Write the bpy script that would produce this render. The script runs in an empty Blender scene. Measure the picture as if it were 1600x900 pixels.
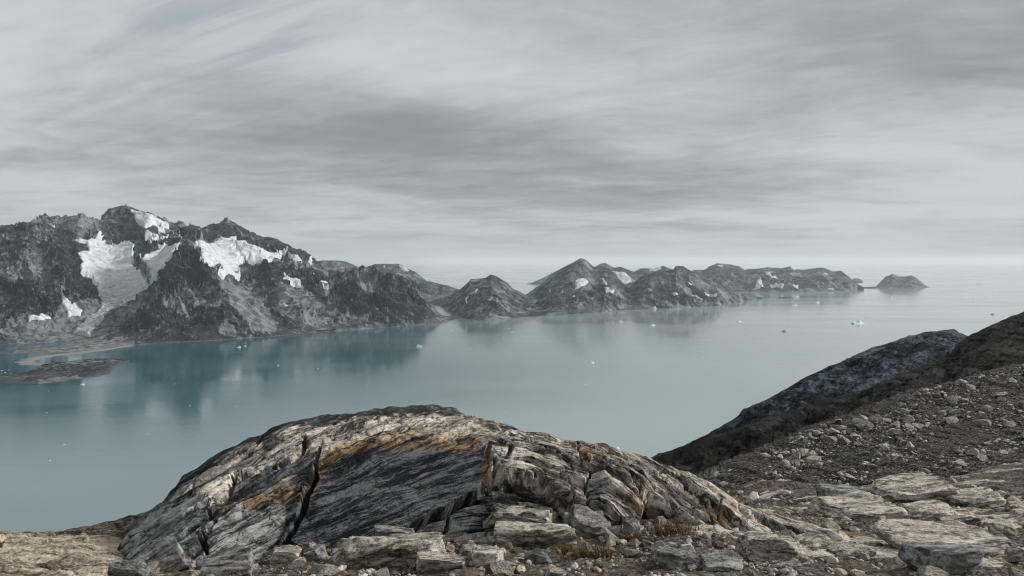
import bpy, bmesh, math, random
import numpy as np

# ------------------------------------------------------------------ scene, camera, light
sc = bpy.context.scene
C = sc.collection
EYE = 400.0            # metres above the fjord
F = 1200.0             # focal length in photo pixels (1600 wide)
HY = 408.0             # photo row of the sea horizon
cd = bpy.data.cameras.new('camera')
cam = bpy.data.objects.new('camera', cd); C.objects.link(cam)
cd.sensor_width = 36; cd.lens = 36 * F / 1600; cd.shift_y = -(450 - HY) / 1600
cd.clip_start = 0.1; cd.clip_end = 400000
cam.location = (0, 0, EYE); cam.rotation_euler = (math.pi / 2, 0, 0)
sc.camera = cam

SUN_EL, SUN_AZ = math.radians(27), math.radians(80)      # azimuth clockwise from +Y
sl = bpy.data.lights.new('sun', 'SUN'); sl.energy = 2.3; sl.angle = math.radians(10); sl.color = (1, .96, .90)
so = bpy.data.objects.new('sun', sl); C.objects.link(so)
so.rotation_euler = (math.pi / 2 - SUN_EL, 0, -SUN_AZ + math.pi)
so.location = (30, 10, EYE + 40)

sc.view_settings.view_transform = 'Standard'; sc.view_settings.look = 'None'
sc.view_settings.exposure = 0.84; sc.view_settings.gamma = 1; sc.view_settings.use_curve_mapping = False
sc.render.engine = 'CYCLES'
sc.cycles.use_denoising = True
sc.cycles.filter_width = 1.1
sc.cycles.max_bounces = 5; sc.cycles.diffuse_bounces = 2; sc.cycles.glossy_bounces = 3; sc.cycles.volume_bounces = 1
sc.cycles.use_adaptive_sampling = True; sc.cycles.adaptive_threshold = 0.02

# ------------------------------------------------------------------ node helper
class NT:
    def __init__(s, tree): s.t = tree; s.L = tree.links
    def set(s, inp, v):
        if isinstance(v, bpy.types.NodeSocket): s.L.new(v, inp)
        elif v is not None:
            if hasattr(inp.default_value, '__len__') and not isinstance(v, (int, float)):
                v = tuple(v)
                n = len(inp.default_value)
                inp.default_value = v + (1,) * (n - len(v)) if len(v) < n else v[:n]
            else: inp.default_value = v
    def node(s, typ, **ins):
        n = s.t.nodes.new(typ)
        for k, v in ins.items(): s.set(n.inputs[k.replace('_', ' ')], v)
        return n
    def noise(s, vec, scale=1, detail=4, rough=.55, dist=0, typ='FBM'):
        n = s.t.nodes.new('ShaderNodeTexNoise'); n.noise_type = typ
        s.set(n.inputs['Vector'], vec); s.set(n.inputs['Scale'], scale); s.set(n.inputs['Detail'], detail)
        s.set(n.inputs['Roughness'], rough); s.set(n.inputs['Distortion'], dist)
        return n.outputs[0]
    def voro(s, vec, scale, feature='F1'):
        n = s.t.nodes.new('ShaderNodeTexVoronoi'); n.feature = feature
        s.set(n.inputs['Vector'], vec); s.set(n.inputs['Scale'], scale)
        return n
    def mapr(s, v, a, b, c=0., d=1.):
        n = s.t.nodes.new('ShaderNodeMapRange'); n.interpolation_type = 'SMOOTHSTEP'
        for i, x in enumerate((v, a, b, c, d)): s.set(n.inputs[i], x)
        return n.outputs[0]
    def m(s, op, a, b=None, c=None):
        n = s.t.nodes.new('ShaderNodeMath'); n.operation = op
        for i, x in enumerate((a, b, c)):
            if x is not None: s.set(n.inputs[i], x)
        return n.outputs[0]
    def mix(s, f, a, b):
        n = s.t.nodes.new('ShaderNodeMix'); n.data_type = 'RGBA'
        s.set(n.inputs[0], f); s.set(n.inputs[6], a); s.set(n.inputs[7], b)
        return n.outputs[2]
    def mul(s, c, f):
        n = s.t.nodes.new('ShaderNodeVectorMath'); n.operation = 'SCALE'
        s.set(n.inputs[0], c); s.set(n.inputs[3], f)
        return n.outputs[0]
    def vmul(s, v, xyz):
        n = s.t.nodes.new('ShaderNodeVectorMath'); n.operation = 'MULTIPLY'
        s.set(n.inputs[0], v); s.set(n.inputs[1], xyz)
        return n.outputs[0]
    def vadd(s, v, w):
        n = s.t.nodes.new('ShaderNodeVectorMath'); n.operation = 'ADD'
        s.set(n.inputs[0], v); s.set(n.inputs[1], w)
        return n.outputs[0]
    def xyz(s, x, y, z):
        n = s.t.nodes.new('ShaderNodeCombineXYZ')
        for i, q in enumerate((x, y, z)): s.set(n.inputs[i], q)
        return n.outputs[0]
    def sep(s, v):
        n = s.t.nodes.new('ShaderNodeSeparateXYZ'); s.set(n.inputs[0], v); return n.outputs
    def attr(s, name, vec=False):
        n = s.t.nodes.new('ShaderNodeAttribute'); n.attribute_name = name
        return n.outputs[1] if vec else n.outputs[2]
    def bump(s, h, strength, dist, normal=None):
        n = s.t.nodes.new('ShaderNodeBump'); s.set(n.inputs['Height'], h)
        n.inputs['Strength'].default_value = strength; n.inputs['Distance'].default_value = dist
        if normal is not None: s.set(n.inputs['Normal'], normal)
        return n.outputs[0]

def material(name):
    m = bpy.data.materials.new(name); m.use_nodes = True
    t = NT(m.node_tree); p = m.node_tree.nodes['Principled BSDF']
    p.inputs['Specular IOR Level'].default_value = .08
    return m, t, p

# ------------------------------------------------------------------ sky: Nishita behind layered cloud
w = bpy.data.worlds.new('World'); sc.world = w; w.use_nodes = True
t = NT(w.node_tree); nodes = w.node_tree.nodes
bg = nodes['Background']; outw = nodes['World Output']
sky = nodes.new('ShaderNodeTexSky'); sky.sky_type = 'NISHITA'; sky.sun_disc = False
sky.sun_elevation = SUN_EL; sky.sun_rotation = SUN_AZ; sky.altitude = 400
bg.inputs[1].default_value = .06
tc = nodes.new('ShaderNodeTexCoord')
sx, sy, sz = t.sep(tc.outputs['Generated'])
up = t.m('MAXIMUM', sz, 0.0)
zz = t.m('ADD', up, .10)
px_ = t.m('DIVIDE', sx, zz); py_ = t.m('DIVIDE', sy, zz)
P = t.xyz(px_, py_, 0)
az = t.m('ARCTAN2', sx, sy)
el = t.m('ARCTAN2', up, t.m('SQRT', t.m('ADD', t.m('MULTIPLY', sx, sx), t.m('MULTIPLY', sy, sy))))
warp = t.noise(P, .8, 3, .5)
wv = t.xyz(t.m('MULTIPLY', warp, .8), t.m('MULTIPLY', warp, .7), 0)
nbig = t.noise(t.vadd(t.vmul(P, (.34, .50, 1)), wv), 1.0, 7, .52, .3)
nfine = t.noise(t.vadd(t.vmul(P, (.62, 1.0, 1)), t.vadd(wv, (3.1, 7.7, 0))), 1.3, 10, .62, .25)
nmot = t.noise(t.vadd(t.vmul(t.xyz(t.m('ADD', px_, t.m('MULTIPLY', py_, .35)), py_, 0), (2.0, 2.6, 1)), t.mul(wv, 2.)), 1.5, 9, .68, .3)
nwisp = t.noise(t.vadd(t.vmul(t.xyz(t.m('ADD', px_, t.m('MULTIPLY', py_, -.9)), t.m('ADD', py_, t.m('MULTIPLY', px_, .7)), 0), (.5, 3.2, 1)), wv), 1.3, 7, .6, .4)

def PXA(px, py):
    return math.atan((px - 800) / F), math.atan((HY - py) / math.hypot(F, px - 800))
def blob(px, py, wx, wy, tilt=0.):
    a0, e0 = PXA(px, py); ax = wx / F; ey = wy / F
    da = t.m('SUBTRACT', az, a0); de = t.m('SUBTRACT', el, e0)
    de = t.m('ADD', de, t.m('MULTIPLY', da, tilt))
    q = t.m('ADD', t.m('POWER', t.m('ABSOLUTE', t.m('DIVIDE', da, ax)), 2.), t.m('POWER', t.m('ABSOLUTE', t.m('DIVIDE', de, ey)), 2.))
    return t.m('EXPONENT', t.m('MULTIPLY', q, -1.))
val = t.m('ADD', t.m('MULTIPLY', nbig, .85), t.m('ADD', t.m('MULTIPLY', nfine, .50), t.m('MULTIPLY', nmot, .34)))
val = t.m('ADD', val, t.m('MULTIPLY', nwisp, t.m('ADD', .10, t.m('MULTIPLY', blob(150, 60, 420, 130), .35))))
for (bx, by, bw, bh, tl, amt) in [(640, 210, 330, 60, .10, -.30), (760, 290, 420, 30, .02, -.20), (1500, 85, 330, 60, -.05, -.11), (1540, 190, 200, 30, 0, .05), (1150, 70, 300, 60, 0, -.03),
                                  (150, 210, 240, 60, 0, -.07), (90, 110, 150, 35, .2, .05), (330, 60, 260, 70, -.2, -.10), (700, 90, 230, 70, .3, .12), (1000, 110, 230, 60, 0, .08),
                                  (1540, 285, 130, 22, 0, .16), (1150, 250, 330, 40, 0, .06), (60, 285, 190, 16, 0, .10), (480, 345, 420, 18, 0, .03), (1250, 350, 500, 30, 0, .05)]:
    val = t.m('ADD', val, t.m('MULTIPLY', blob(bx, by, bw, bh, tl), amt))
lum = t.mapr(val, .53, 1.13)
ccol = t.mix(lum, (.150, .164, .170), (.326, .346, .343))
# overcast sky is brighter overhead than low down
zen = t.mapr(sz, .33, .95, 1., 1.15)
ccol = t.mul(ccol, zen)
low = t.mapr(sz, -.02, .05, 1., 0.)
ccol = t.mix(t.m('MULTIPLY', low, .75), ccol, (.240, .264, .274))
t.set(bg.inputs[0], t.mix(.6, sky.outputs[0], (2.9, 3.35, 3.8)))
bg2 = nodes.new('ShaderNodeBackground'); t.set(bg2.inputs[0], ccol); bg2.inputs[1].default_value = 1.0
gap = t.m('ADD', t.m('MULTIPLY', blob(410, 50, 110, 85, -.3), .62), t.m('MULTIPLY', blob(230, 15, 110, 50, 0), .42))
gap = t.m('MULTIPLY', gap, t.mapr(nwisp, .35, .62, 1., .25))
cover = t.m('SUBTRACT', 1., t.m('MINIMUM', gap, .8))
ms = nodes.new('ShaderNodeMixShader'); t.set(ms.inputs[0], cover); t.set(ms.inputs[1], bg.outputs[0]); t.set(ms.inputs[2], bg2.outputs[0])
w.node_tree.links.new(ms.outputs[0], outw.inputs[0])

# ------------------------------------------------------------------ numpy helpers
rng = np.random.default_rng(7)
_perm = np.tile(np.random.default_rng(3).permutation(256), 3)
_g = np.random.default_rng(4).normal(size=(256, 3)); _g /= np.linalg.norm(_g, axis=1)[:, None]
_ga = np.random.default_rng(5).uniform(0, 2 * np.pi, 256); _g2 = np.stack([np.cos(_ga), np.sin(_ga)], 1)

def noise2(x, y):
    xi = np.floor(x); yi = np.floor(y); xf = x - xi; yf = y - yi
    xi = xi.astype(np.int64) & 255; yi = yi.astype(np.int64) & 255
    u = xf * xf * xf * (xf * (xf * 6 - 15) + 10); v = yf * yf * yf * (yf * (yf * 6 - 15) + 10)
    def gr(ix, iy, fx, fy):
        h = _perm[_perm[ix] + iy]; return _g2[h, 0] * fx + _g2[h, 1] * fy
    a = gr(xi, yi, xf, yf); b = gr(xi + 1, yi, xf - 1, yf); c = gr(xi, yi + 1, xf, yf - 1); d = gr(xi + 1, yi + 1, xf - 1, yf - 1)
    return (a + (b - a) * u + (c - a) * v + (a - b - c + d) * u * v) * 1.4

def noise3(x, y, z):
    xi = np.floor(x); yi = np.floor(y); zi = np.floor(z); xf = x - xi; yf = y - yi; zf = z - zi
    xi = xi.astype(np.int64) & 255; yi = yi.astype(np.int64) & 255; zi = zi.astype(np.int64) & 255
    f = lambda q: q * q * q * (q * (q * 6 - 15) + 10)
    u, v, ww = f(xf), f(yf), f(zf); r = 0
    for dx in (0, 1):
        for dy in (0, 1):
            for dz in (0, 1):
                h = _perm[_perm[_perm[xi + dx] + yi + dy] + zi + dz]
                g = _g[h]
                r = r + (g[..., 0] * (xf - dx) + g[..., 1] * (yf - dy) + g[..., 2] * (zf - dz)) * (u if dx else 1 - u) * (v if dy else 1 - v) * (ww if dz else 1 - ww)
    return r * 1.5

def fbm2(x, y, oct=5, gain=.5, lac=2.03):
    r = 0; a = 1; s = 0
    for i in range(oct):
        r = r + a * noise2(x + i * 17.3, y - i * 9.1); s += a; a *= gain; x = x * lac; y = y * lac
    return r / s
def ridged2(x, y, oct=6, gain=.55, lac=2.07):
    r = 0; a = 1; s = 0; wt = 1
    for i in range(oct):
        n = 1 - np.abs(noise2(x + i * 31.7, y + i * 11.9)); n = n * n
        r = r + a * n * wt; s += a; wt = np.clip(n * 1.4, 0.2, 1); a *= gain; x = x * lac; y = y * lac
    return r / s
def fbm3(x, y, z, oct=4, gain=.5):
    r = 0; a = 1; s = 0
    for i in range(oct):
        r = r + a * noise3(x + i * 7.3, y - i * 5.1, z + i * 3.7); s += a; a *= gain; x = x * 2.03; y = y * 2.03; z = z * 2.03
    return r / s
_h1 = np.random.default_rng(11).random((256, 2)) * .5
def _gully(x, y, dx, dy):
    ix = np.floor(x); iy = np.floor(y); fx = x - ix; fy = y - iy; ix = ix.astype(np.int64); iy = iy.astype(np.int64)
    va = 0; gx = 0; gy = 0; wt = 0
    for i in (-2, -1, 0, 1):
        for j in (-2, -1, 0, 1):
            h = _h1[_perm[_perm[(ix - i) & 255] + ((iy - j) & 255)]]
            qx = fx + i - h[..., 0]; qy = fy + j - h[..., 1]
            wg = np.exp(-2 * (qx * qx + qy * qy)); mg = (qx * dx + qy * dy) * 6.2832
            c = np.cos(mg); sn = np.sin(mg); wt = wt + wg; va = va + c * wg; gx = gx - sn * dx * wg; gy = gy - sn * dy * wg
    return va / wt, gx / wt, gy / wt
def erode(X, Y, Z, cell, oct=5, branch=1.1, gain=.52):
    """branching gullies that follow the fall line of the surface; about -1..1"""
    Xu = np.gradient(X, axis=1); Xv = np.gradient(X, axis=0); Yu = np.gradient(Y, axis=1); Yv = np.gradient(Y, axis=0); Zu = np.gradient(Z, axis=1); Zv = np.gradient(Z, axis=0)
    J = Xu * Yv - Xv * Yu; J = np.where(np.abs(J) < 1e-6, 1e-6, J)
    gx = (Zu * Yv - Zv * Yu) / J; gy = (Zv * Xu - Zu * Xv) / J
    g = np.hypot(gx, gy) + 1e-6; k = np.clip(g * 2.2, 0, 1) / g; gx, gy = gx * k, gy * k
    r = 0; a = 1; sm = 0; f = 1. / cell; hx = 0; hy = 0
    for o in range(oct):
        v, vx, vy = _gully(X * f + o * 13.7, Y * f, -gy + hy * branch, gx - hx * branch)
        r = r + a * v; hx = hx + a * vx; hy = hy + a * vy; sm += a; a *= gain; f *= 2
    return r / sm, g
def ridged3(x, y, z, oct=5, gain=.5):
    r = 0; a = 1; s = 0; wt = 1
    for i in range(oct):
        n = 1 - np.abs(noise3(x + i * 31.7, y + i * 11.9, z - i * 5.3)) * 1.3; n = n * n
        r = r + a * n * wt; s += a; wt = np.clip(n * 1.3, .25, 1); a *= gain; x = x * 2.07; y = y * 2.07; z = z * 2.07
    return r / s
def sstep(x, a, b):
    q = np.clip((x - a) / (b - a), 0, 1); return q * q * (3 - 2 * q)
def seg_dist(U, V, pts):
    r = np.full(U.shape, 1e9)
    for (ax, ay), (bx, by) in zip(pts[:-1], pts[1:]):
        dx, dy = bx - ax, by - ay; L = dx * dx + dy * dy + 1e-9
        q = np.clip(((U - ax) * dx + (V - ay) * dy) / L, 0, 1)
        r = np.minimum(r, np.hypot(U - ax - q * dx, V - ay - q * dy))
    return r
def poly_sd(U, V, pts):
    """signed distance, positive inside"""
    d = seg_dist(U, V, list(pts) + [pts[0]])
    ins = np.zeros(U.shape, bool); n = len(pts)
    for i in range(n):
        (x1, y1), (x2, y2) = pts[i], pts[(i + 1) % n]
        if y1 == y2: continue
        c = ((y1 > V) != (y2 > V)) & (U < (x2 - x1) * (V - y1) / (y2 - y1) + x1)
        ins ^= c
    return np.where(ins, d, -d)

def W(px, py, d):
    """a point seen at photo pixel (px, py), d metres ahead of the eye"""
    return np.array([(px - 800) / F * d, d, EYE - (py - HY) / F * d])

class TPS:
    def __init__(s, pts, scale):
        p = np.array(pts, float); s.s = scale; s.c = p[:, :2] / scale; n = len(p)
        A = np.zeros((n + 3, n + 3)); A[:n, :n] = s.k(np.linalg.norm(s.c[:, None] - s.c[None], axis=2)) + np.eye(n) * 1e-3
        A[:n, n] = 1; A[:n, n + 1:] = s.c; A[n, :n] = 1; A[n + 1:, :n] = s.c.T
        s.w = np.linalg.solve(A, np.concatenate([p[:, 2], np.zeros(3)]))
    @staticmethod
    def k(r): return np.where(r > 1e-9, r * r * np.log(np.maximum(r, 1e-9)), 0)
    def __call__(s, x, y):
        x = np.asarray(x, float) / s.s; y = np.asarray(y, float) / s.s
        r = s.w[-3] + s.w[-2] * x + s.w[-1] * y
        for (cx, cy), wt in zip(s.c, s.w[:-3]):
            q = (x - cx) ** 2 + (y - cy) ** 2
            r = r + wt * .5 * q * np.log(np.maximum(q, 1e-12))
        return r

# ------------------------------------------------------------------ mesh helpers
def build_mesh(name, V, Fq, mat, smooth=True, attrs=None):
    """V (n,3); Fq (m,k) index array, k = 3 or 4"""
    me = bpy.data.meshes.new(name)
    me.vertices.add(len(V)); me.vertices.foreach_set('co', np.ascontiguousarray(V, np.float32).ravel())
    k = Fq.shape[1]; me.loops.add(Fq.size); me.loops.foreach_set('vertex_index', np.ascontiguousarray(Fq, np.int32).ravel())
    me.polygons.add(len(Fq)); me.polygons.foreach_set('loop_start', np.arange(0, Fq.size, k, dtype=np.int32))
    me.update(calc_edges=True)
    me.polygons.foreach_set('use_smooth', np.full(len(Fq), smooth))
    for kx, a in (attrs or {}).items():
        a = np.asarray(a, np.float32)
        if a.ndim == 2:
            me.attributes.new(kx, 'FLOAT_VECTOR', 'POINT').data.foreach_set('vector', np.ascontiguousarray(a).ravel())
        else:
            me.attributes.new(kx, 'FLOAT', 'POINT').data.foreach_set('value', a)
    if mat: me.materials.append(mat)
    return me
def link(name, me, label=None, cat=None, group=None, kind=None, parent=None):
    o = bpy.data.objects.new(name, me); C.objects.link(o)
    if label: o['label'] = label
    if cat: o['category'] = cat
    if group: o['group'] = group
    if kind: o['kind'] = kind
    if parent: o.parent = parent
    return o
def grid_faces(n, m, keep=None):
    i = np.arange(n * m).reshape(n, m)
    q = np.stack([i[:-1, :-1], i[:-1, 1:], i[1:, 1:], i[1:, :-1]], -1).reshape(-1, 4)
    return q if keep is None else q[keep.reshape(-1)[q].any(1)]
def compact(V, Fq, attrs=None):
    u, inv = np.unique(Fq, return_inverse=True)
    return V[u], inv.reshape(Fq.shape), {k: np.asarray(a)[u] for k, a in (attrs or {}).items()}
def grid_normals(P):
    a = np.gradient(P, axis=0); b = np.gradient(P, axis=1); n = np.cross(b, a)
    return n / np.maximum(np.linalg.norm(n, axis=2), 1e-9)[..., None]

def loft(crest, base, px0, px1, ncol, nrow, p=1.6, lin=.35, back_d=1., back_z=1., nback=12, skirt=(0, 0), wide=0):
    """surface rising from a base line to a crest line and falling away behind it.
    crest/base: lists of (px, py, d).  Returns P (rows, cols, 3), U, V (authoring coordinates), v"""
    cr = np.array(sorted(crest), float); ba = np.array(sorted(base), float)
    px = np.linspace(px0, px1, ncol)
    if wide: px = np.concatenate([px, np.linspace(px1, wide, 160)[1:]])
    cy, cdp = np.interp(px, cr[:, 0], cr[:, 1]), np.interp(px, cr[:, 0], cr[:, 2])
    by, bdp = np.interp(px, ba[:, 0], ba[:, 1]), np.interp(px, ba[:, 0], ba[:, 2])
    by = np.maximum(by, cy + .5)
    rows = []; Us = []; Vs = []; vs = []
    if skirt[0]:
        rows.append(np.stack([(px - 800) / F * (bdp - skirt[0]), bdp - skirt[0], EYE - (by - HY) / F * bdp - skirt[1]], 1)); Us.append(px); Vs.append(by + 5); vs.append(px * 0 - .1)
    for v in np.linspace(0, 1, nrow):
        g = lin * v + (1 - lin) * (1 - (1 - v ** p) ** (1 / p))
        py = by + (cy - by) * v; d = bdp + (cdp - bdp) * g
        rows.append(np.stack([(px - 800) / F * d, d, EYE - (py - HY) / F * d], 1)); Us.append(px); Vs.append(py); vs.append(px * 0 + v)
    zc = rows[-1][:, 2]
    for wv in np.linspace(0, 1, nback + 1)[1:]:
        d = cdp + back_d * wv; z = zc - back_z * wv ** 1.5
        rows.append(np.stack([(px - 800) / F * d, d, z], 1)); Us.append(px); Vs.append(cy - 40 * wv); vs.append(px * 0 + 1 + wv)
    return np.array(rows), np.array(Us), np.array(Vs), np.array(vs)

# ------------------------------------------------------------------ materials
def mountain_material(name, tint=(1, 1, 1), k=1.0):
    m, t, p = material(name)
    pos = t.node('ShaderNodeNewGeometry').outputs['Position']
    pn = t.mul(pos, .001)
    nz = t.sep(t.node('ShaderNodeNewGeometry').outputs['Normal'])[2]
    n1 = t.noise(pn, 6, 9, .62, .8)
    n2 = t.noise(pn, 24, 9, .66, .5)
    n3 = t.noise(pn, 70, 5, .8)
    er = t.attr('gully')
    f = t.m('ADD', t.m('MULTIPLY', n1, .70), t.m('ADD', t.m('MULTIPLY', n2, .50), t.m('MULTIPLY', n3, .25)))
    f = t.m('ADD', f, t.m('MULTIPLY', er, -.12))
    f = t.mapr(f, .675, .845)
    rock = t.mix(f, (.011, .018, .027), (.265, .288, .308))
    veg = t.mapr(t.noise(pn, 7, 8, .75, .5), .44, .56)
    flat = t.mapr(nz, .55, .85)
    rock = t.mix(t.m('MULTIPLY', t.m('MULTIPLY', flat, veg), .8), rock, t.mix(t.mapr(n3, .3, .7), (.020, .024, .026), (.120, .116, .106)))
    gul = t.mapr(t.noise(t.vmul(pn, (1, 1, .35)), 34, 8, .70, .8), .56, .63)
    rock = t.mix(t.m('MULTIPLY', gul, .6), rock, (.30, .30, .298))
    scr = t.attr('scree')
    sf = t.m('ADD', scr, t.m('MULTIPLY', t.m('SUBTRACT', n2, .5), 1.6))
    scol = t.mix(t.mapr(t.noise(t.vmul(pn, (1, 1, .3)), 24, 8, .72, .6), .40, .60), (.085, .095, .103), (.30, .312, .32))
    col = t.mix(t.mapr(sf, .38, .62), rock, scol)
    col = t.mix(t.attr('beach'), col, (.26, .258, .25))
    t.set(p.inputs['Base Color'], t.vmul(col, tuple(k * q for q in tint))); p.inputs['Roughness'].default_value = .9
    h = t.m('ADD', n2, t.m('MULTIPLY', n3, .4))
    t.set(p.inputs['Normal'], t.bump(h, 1., 34))
    return m
M_MOUNT = mountain_material('mountain_rock')
M_SNOW, t, p = material('glacier_snow')
pos = t.node('ShaderNodeNewGeometry').outputs['Position']; pn = t.mul(pos, .001)
cz = t.noise(t.vmul(pn, (1, 1, .5)), 26, 7, .7, .9)
c = t.mix(t.mapr(cz, .42, .66), (.60, .63, .66), (.33, .36, .39))
c = t.mix(t.m('MULTIPLY', t.attr('dirt'), t.mapr(t.noise(pn, 40, 6, .75, .8), .40, .60)), c, (.20, .21, .215))
t.set(p.inputs['Base Color'], c); p.inputs['Roughness'].default_value = .7
t.set(p.inputs['Normal'], t.bump(t.noise(pn, 50, 6, .7, .6), .5, 14))
M_ICE, t, p = material('iceberg_ice')
pos = t.node('ShaderNodeTexCoord').outputs['Object']
c = t.mix(t.noise(pos, .15, 5, .6), (.74, .78, .80), (.50, .64, .70)); t.set(p.inputs['Base Color'], c); p.inputs['Roughness'].default_value = .45
M_ICED, t, p = material('dirty_ice')
pos = t.node('ShaderNodeTexCoord').outputs['Object']
c = t.mix(t.mapr(t.noise(pos, .2, 5, .6), .4, .6), (.35, .42, .45), (.10, .13, .15)); t.set(p.inputs['Base Color'], c); p.inputs['Roughness'].default_value = .5

M_WATER, t, p = material('fjord_water')
pos = t.node('ShaderNodeNewGeometry').outputs['Position']; pk = t.mul(pos, .001)
streak = t.noise(t.vmul(pk, (.55, 1.6, 1)), 1.1, 6, .6, .8)
p.inputs['Base Color'].default_value = (.010, .066, .090, 1)
wx_, wy_, wz_ = t.sep(pk)
milky_sky_sheen = t.m('ADD', t.mapr(t.m('ADD', wx_, t.m('MULTIPLY', wy_, .12)), -1.2, 1.7), t.m('MULTIPLY', t.m('SUBTRACT', t.noise(t.vmul(pk, (.5, 1.2, 1)), .8, 4, .55), .5), .5))  # milky tone, lightened rightward to put silvery sky reflection into the base colour
milky_sky_sheen = t.m('ADD', milky_sky_sheen, t.mapr(wy_, 2.9, 1.0, 0., .42))
milky_sky_sheen = t.mapr(milky_sky_sheen, 0., 1.)
t.set(p.inputs['Base Color'], t.mix(milky_sky_sheen, (.013, .080, .110), (.255, .322, .328)))
t.set(p.inputs['Roughness'], t.mapr(streak, .40, .62, .05, .15)); p.inputs['IOR'].default_value = 1.44; p.inputs['Specular IOR Level'].default_value = .5
wavy = t.m('ADD', t.noise(t.vmul(pk, (1, 2.2, 1)), 28, 5, .6, .5), t.m('MULTIPLY', t.noise(t.vmul(pk, (1, 2.5, 1)), 160, 3, .6), .22))
t.set(p.inputs['Normal'], t.bump(wavy, .4, .5))

def rock_shade(name, kind):
    """kind: 'dome' uses authored attributes, 'boulder' object coordinates, 'ground' world coordinates"""
    m, t, p = material(name)
    if kind == 'boulder':
        pos = t.node('ShaderNodeTexCoord').outputs['Object']
        oi = t.node('ShaderNodeObjectInfo'); rnd = oi.outputs['Random']; tone_ = oi.outputs['Alpha']
        pos = t.vadd(pos, t.xyz(t.m('MULTIPLY', rnd, 37.), t.m('MULTIPLY', rnd, 11.), 0))
    else: pos = t.node('ShaderNodeNewGeometry').outputs['Position']
    if kind == 'dome':
        fc = t.attr('fc', True)
        fc = t.vadd(fc, t.mul(t.xyz(t.noise(pos, 1.3, 4, .6), t.noise(t.vadd(pos, (5, 9, 2)), 1.3, 5, .6), 0), .09))
    else: fc = t.vadd(t.vmul(pos, (.7, .7, 2.2)), t.mul(t.xyz(0, 0, t.noise(pos, 1.5, 4, .6)), .5)) if kind == 'ground' else t.vadd(t.vmul(pos, (.5, 2.2, 3.)), t.mul(t.xyz(0, t.noise(t.vadd(pos, (3, 1, 2)), 1.0, 4, .6), t.noise(pos, 1.2, 4, .6)), 1.0))
    st = (lambda v: t.vmul(fc, v))
    if kind == 'dome': s1 = t.noise(st((1.0, 8, 1)), 1.5, 9, .66, .1); s2 = t.noise(st((2.5, 30, 1)), 2.0, 8, .70, .1); s0 = t.noise(st((.55, 3.6, 1)), 1.2, 5, .55)
    else: s1 = t.noise(fc, 2.2, 9, .70, .4); s2 = t.noise(fc, 9, 7, .72, .5)
    sp = t.noise(pos, 42, 5, .75)
    sp2 = t.noise(pos, 9, 7, .72, .3)
    f = t.m('ADD', t.m('MULTIPLY', s1, .62), t.m('ADD', t.m('MULTIPLY', s2, .5), t.m('MULTIPLY', sp, .32)))
    if kind == 'dome': f = t.m('ADD', f, t.m('MULTIPLY', t.m('SUBTRACT', s0, .5), .55))
    fp = t.mapr(f, .60, .84)
    pale = t.mix(fp, (.060, .054, .047), (.67, .612, .53))
    dark = t.mix(t.mapr(fp, .15, 1.), (.009, .010, .012), (.135, .14, .15))
    if kind == 'dome':
        dk = t.mapr(t.m('ADD', t.attr('dark'), t.m('ADD', t.m('MULTIPLY', t.m('SUBTRACT', sp2, .5), .9), t.m('MULTIPLY', t.m('SUBTRACT', s0, .5), .9))), .30, .70)
        col = t.mix(dk, pale, dark)
        gre = t.mapr(t.m('ADD', t.attr('grey'), t.m('MULTIPLY', t.m('SUBTRACT', sp2, .5), .8)), .30, .70)
        col = t.mix(t.m('MULTIPLY', gre, t.m('SUBTRACT', 1., dk)), col, t.mix(fp, (.065, .069, .074), (.46, .465, .465)))
        ru = t.mapr(t.m('ADD', t.attr('rust'), t.m('ADD', t.m('MULTIPLY', t.m('SUBTRACT', sp2, .5), 1.5), t.m('MULTIPLY', t.m('SUBTRACT', s1, .5), 1.6))), .34, .95)
        col = t.mix(t.m('MULTIPLY', ru, .68), col, t.mix(fp, (.05, .030, .013), (.37, .215, .085)))
    elif kind == 'boulder':
        col = t.mix(tone_, pale, t.mix(fp, (.060, .061, .063), (.40, .395, .385)))
    else:
        col = pale
    if kind == 'dome':
        seam = t.mapr(t.m('ADD', t.noise(st((.9, 13, 1)), 1.3, 6, .62, .1), t.m('MULTIPLY', t.m('SUBTRACT', sp2, .5), .25)), .565, .63)
        col = t.mix(t.m('MULTIPLY', seam, .88), col, (.018, .018, .019))
        jt = t.voro(t.vadd(st((1.6, 5.5, 1)), t.mul(t.xyz(sp2, s1, 0), .5)), 1.5, 'DISTANCE_TO_EDGE').outputs['Distance']
        jm = t.m('MULTIPLY', t.mapr(jt, .008, .030, 1., 0.), t.mapr(t.noise(pos, 2.2, 3, .5), .46, .56))
        col = t.mix(t.m('MULTIPLY', jm, .85), col, (.015, .014, .013))
    lich = t.mapr(t.m('ADD', t.m('MULTIPLY', sp2, .6), t.m('MULTIPLY', sp, .5)), .57, .64)
    col = t.mix(t.m('MULTIPLY', lich, .8), col, (.022, .021, .020))
    if kind == 'dome': col = t.mix(t.m('MULTIPLY', t.attr('cap'), t.mapr(sp2, .40, .52)), col, (.022, .022, .022))
    t.set(p.inputs['Base Color'], col); p.inputs['Roughness'].default_value = .85
    h = t.m('ADD', t.m('MULTIPLY', s2, .6), t.m('ADD', t.m('MULTIPLY', s1, .8), t.m('MULTIPLY', sp, .45)))
    if kind == 'dome': h = t.m('SUBTRACT', h, t.m('MULTIPLY', t.m('ADD', jm, seam), .35))
    t.set(p.inputs['Normal'], t.bump(h, 1.0, .035 if kind != 'boulder' else .03))
    return m
M_DOME = rock_shade('gneiss_outcrop', 'dome')
M_BOULDER = rock_shade('gneiss_boulder', 'boulder')

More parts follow.
